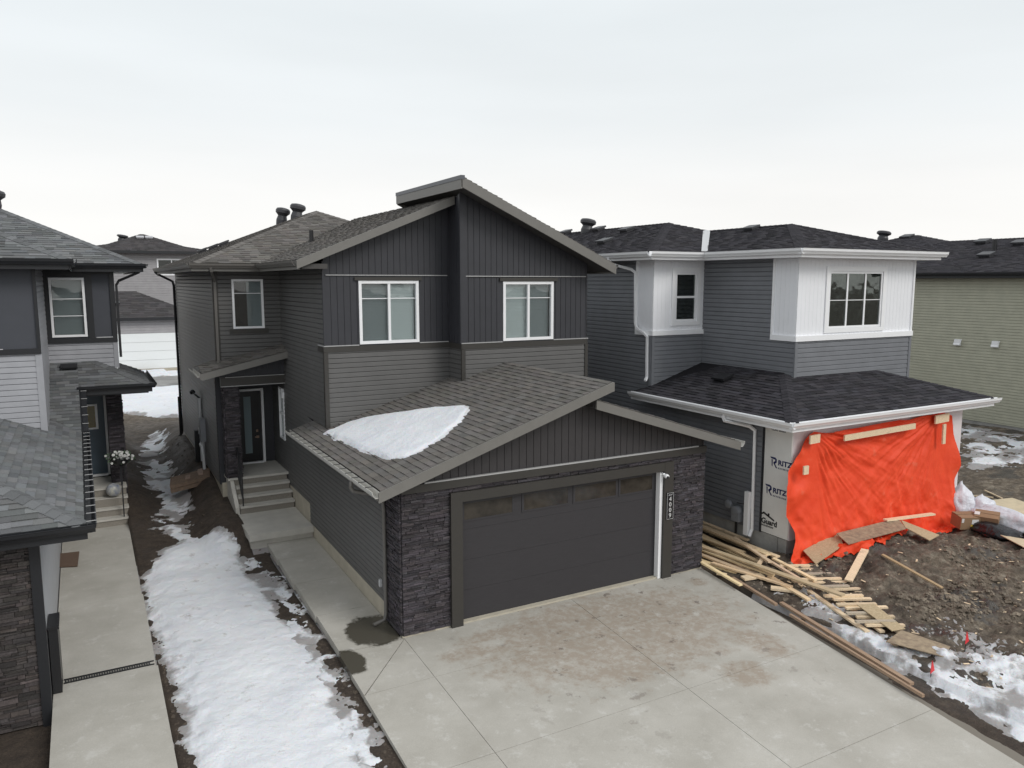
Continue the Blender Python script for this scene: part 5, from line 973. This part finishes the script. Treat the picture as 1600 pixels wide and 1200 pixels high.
# cardboard boxes, bags
def bag(name,c,r,mat,label,seed,knot=True,par=None):
    from mathutils import noise as mn
    import bmesh
    bm=bmesh.new(); bmesh.ops.create_icosphere(bm,subdivisions=4,radius=1.0)
    for v in bm.verts:
        p=v.co.copy(); n1=mn.noise(p*1.6+Vector((seed,0,0))); rg=1-abs(mn.noise(p*3.2+Vector((0,seed,3))))*2; rg2=1-abs(mn.noise(p*7+Vector((0,seed,9))))*2
        s=1+.22*n1+.10*rg+.035*rg2
        q=Vector((p.x*r[0],p.y*r[1],p.z*r[2]))*s
        if p.z<-.35: q.z=-.35*r[2]+(q.z+.35*r[2])*.25
        if knot and p.z>.86: t_=(p.z-.86)/.14; q.x*=1-.75*t_; q.y*=1-.75*t_; q.z+=.25*r[2]*t_
        v.co=Vector(c)+q
    me=bpy.data.meshes.new(name); bm.to_mesh(me); bm.free(); me.polygons.foreach_set('use_smooth',[True]*len(me.polygons)); me.materials.append(mat); o=bpy.data.objects.new(name,me); C.objects.link(o); return tag(o,label,'bag','garbage bags beside the tarp')
gb=lambda x,y,d: (x,y,gz(x,y)+d)
bag('garbage_bag',gb(20.75,12.05,.42),(.42,.36,.50),bagw,'white garbage bag standing closest to the orange tarp',1)
bag('garbage_bag',gb(21.05,11.65,.30),(.36,.34,.38),bagw,'small pinkish white bag between the tarp bag and the long bag',2)
bag('garbage_bag',gb(20.85,11.0,.24),(.34,.85,.32),bagw,'long slumped white bag behind the cardboard boxes',3,False)
bag('garbage_bag',gb(20.15,10.75,.12),(.34,.62,.18),blkpl,'flat shiny black bag in front of the long white bag',4,False)
bag('garbage_bag',gb(21.25,10.15,.22),(.42,.48,.32),bagw,'round white bag at the right edge of the photo',5,False)
bag('garbage_bag',gb(20.9,9.9,.10),(.4,.5,.16),blkpl,'black bag lying under the round white bag',6,False)
def carton(c,dx,dy,dz,rz,tilt,label,lab=True):
    t=thing('cardboard_box',c,label,'box'); t.rotation_euler=(tilt,0,rz)
    def ch(name,mat,f): 
        q=MB(); f(q); me=bpy.data.meshes.new(name); me.from_pydata(q.v,[],q.f); me.materials.append(mat); me.update(); o=bpy.data.objects.new(name,me); C.objects.link(o); o.parent=t
    ch('box_body',card,lambda q:q.box(-dx/2,dx/2,-dy/2,dy/2,0,dz)); ch('flap',card,lambda q:q.prism([(-dx/2,-dy/2,dz+.003),(dx/2,-dy/2,dz+.003),(dx/2,-dy*.02,dz+.012),(-dx/2,-dy*.02,dz+.012)],(0,0,.005)))
    ch('flap',card,lambda q:q.prism([(-dx/2,dy*.03,dz+.012),(dx/2,dy*.03,dz+.012),(dx/2,dy/2,dz+.003),(-dx/2,dy/2,dz+.003)],(0,0,.005)))
    if lab:
        ch('label',paper,lambda q:q.box(.02,.2,-dy/2-.003,-dy/2,dz*.45,dz*.85)); ch('sticker',yel,lambda q:q.box(0,.1,-dy/2-.004,-dy/2,dz*.25,dz*.4)); ch('tape',paper,lambda q:q.box(-dx/2+.02,-dx/2+.08,-dy/2-.003,-dy/2,dz*.6,dz*.95))
    else: ch('label',paper,lambda q:q.box(-dx/2,-dx/2+.12,-dy*.3,dy*.1,dz+.02,dz+.024))
carton(gb(20.0,11.45,.06),.55,.42,.32,-.45,.12,'upright brown box with white label and yellow sticker by the tarp foot'); carton(gb(20.35,11.1,.30),.55,.34,.20,-1.15,.35,'tilted brown box lying against the long white bag',False)
# brown slab pack between the houses
bp=thing('brown_board_pack',(2.55,24.4,.5),'flat pack of brown boards with loose blocks on top, in the ditch between houses','boards')
q=MB(); u_=Vector((1.12,-.12,.20)); v_=Vector((.10,.72,.10)); o_=Vector((2.0,24.1,.46)); q.prism([o_,o_+u_,o_+u_+v_,o_+v_],(-.02,0,.10)); q.build('lower_board',brick,bp); q=MB(); o2=o_+Vector((-.01,.03,.115)); q.prism([o2,o2+u_*.98,o2+u_*.98+v_*.95,o2+v_*.95],(-.02,0,.10)); q.build('upper_board',brick,bp)
for a,b_ in ((.36,.25),(.68,.35),(.66,.62)): q=MB(); c=o2+u_*a+v_*b_+Vector((0,0,.105)); q.prism([c,c+u_*.12,c+u_*.12+v_*.28,c+v_*.28],(0,0,.05)); q.build('block',M('pinkish brown block',(.32,.235,.19),rough=.85,var=.2,vs=9),bp)
# survey flags
for x_,y_,lb in ((12.18,7.35,'red marker flag standing in the snow at the bottom'),(13.4,7.5,'red marker flag leaning at the edge of the mud')):
    f=thing('marker_flag',(x_,y_,gz(x_,y_)),lb,'flag'); z_=gz(x_,y_); q=MB(); q.tube([(x_,y_,z_),(x_+.02,y_,z_+.42)],.006,seg=6); q.build('stake',blk,f); q=MB(); q.prism([(x_+.02,y_,z_+.42),(x_-.04,y_-.02,z_+.17),(x_+.09,y_-.01,z_+.20)],(0,.006,0)); q.build('flag_cloth',red,f)
# clods and stones of the churned mud
rs=np.random.RandomState(5); cl=MB(); 
def lump(mb,x,y,s,col):
    z=gz(x,y); k=len(mb.v); pts=[(0,0,1),(1,0,0),(0,1,0),(-1,0,0),(0,-1,0),(.6,.6,.6),(-.6,.6,.55),(-.6,-.6,.6),(.6,-.6,.5)]
    for p in pts: mb.v.append((x+p[0]*s*rs.uniform(.7,1.2),y+p[1]*s*rs.uniform(.7,1.2),z-.2*s+p[2]*s*rs.uniform(.5,.9)))
    for f in ((0,5,1),(0,1,8),(0,5,2)[::-1],(0,6,2),(0,3,6),(0,7,3),(0,4,7),(0,8,4),(1,5,2),(2,6,3),(3,7,4),(4,8,1)): 
        mb.f.append(tuple(k+i for i in f)); mb.c.append(col)
for i in range(6500):
    x=rs.uniform(12.4,23); y=rs.uniform(5,13.5)
    if x<14.4 and y>12.2 and rs.rand()<.5: continue
    if 14.2<x<20.9 and y>11.9: continue
    if rs.rand()<.5: x=rs.normal(15.6,1.7); y=rs.normal(9.8,1.0)
    if x<12.35 or (14.2<x<20.9 and y>11.8): continue
    if float(fbm(np.array([x*.9]),np.array([y*.9]),55,3)[0])+rs.uniform(-.15,.15)<.02: continue
    lump(cl,x,y,abs(rs.normal(.022,.030))+.010,1)
o=cl.build('mud_clods',M('clod mud',(.075,.056,.040),rough=.85,col2=(.26,.215,.165),vs=2.2,bump=.5,bs=40)); tag(o,'brown clods and stones scattered over the churned mud','mud clods',kind='stuff')
cl=MB()
for i in range(700):
    y=rs.uniform(7,19.2); x=3.62-rs.exponential(.12) if rs.rand()<.6 else .86+rs.exponential(.06)
    if y<13: x-=.03*(13-y)*(x>2)
    lump(cl,x,y,abs(rs.normal(.014,.014))+.008,1)
for i in range(500): lump(cl,rs.uniform(1,3.1),rs.uniform(20.5,31),abs(rs.normal(.014,.014))+.008,1)
o=cl.build('soil_crumbs',M('dark crumb soil',(.05,.038,.03),rough=.9,col2=(.10,.08,.06),vs=4)); tag(o,'dark soil crumbs along the snow and path edges','soil',kind='stuff')

ch=MB()
for i in range(160):
    x=rs.uniform(12.4,21); y=rs.uniform(5.5,11.8); a=rs.uniform(0,3.14); s=rs.uniform(.02,.07); z=gz(x,y)+.03; u_=Vector((math.cos(a),math.sin(a),rs.uniform(-.2,.2)))*s; v_=Vector((-math.sin(a),math.cos(a),0))*s*.3; p_=Vector((x,y,z)); ch.prism([p_-u_-v_,p_+u_-v_,p_+u_+v_,p_-u_+v_],(0,0,.006),rs.uniform(.6,1.3))
tag(ch.build('wood_chips',wood),'small pale wood chips scattered over the mud and snow at right','wood chips',kind='stuff')
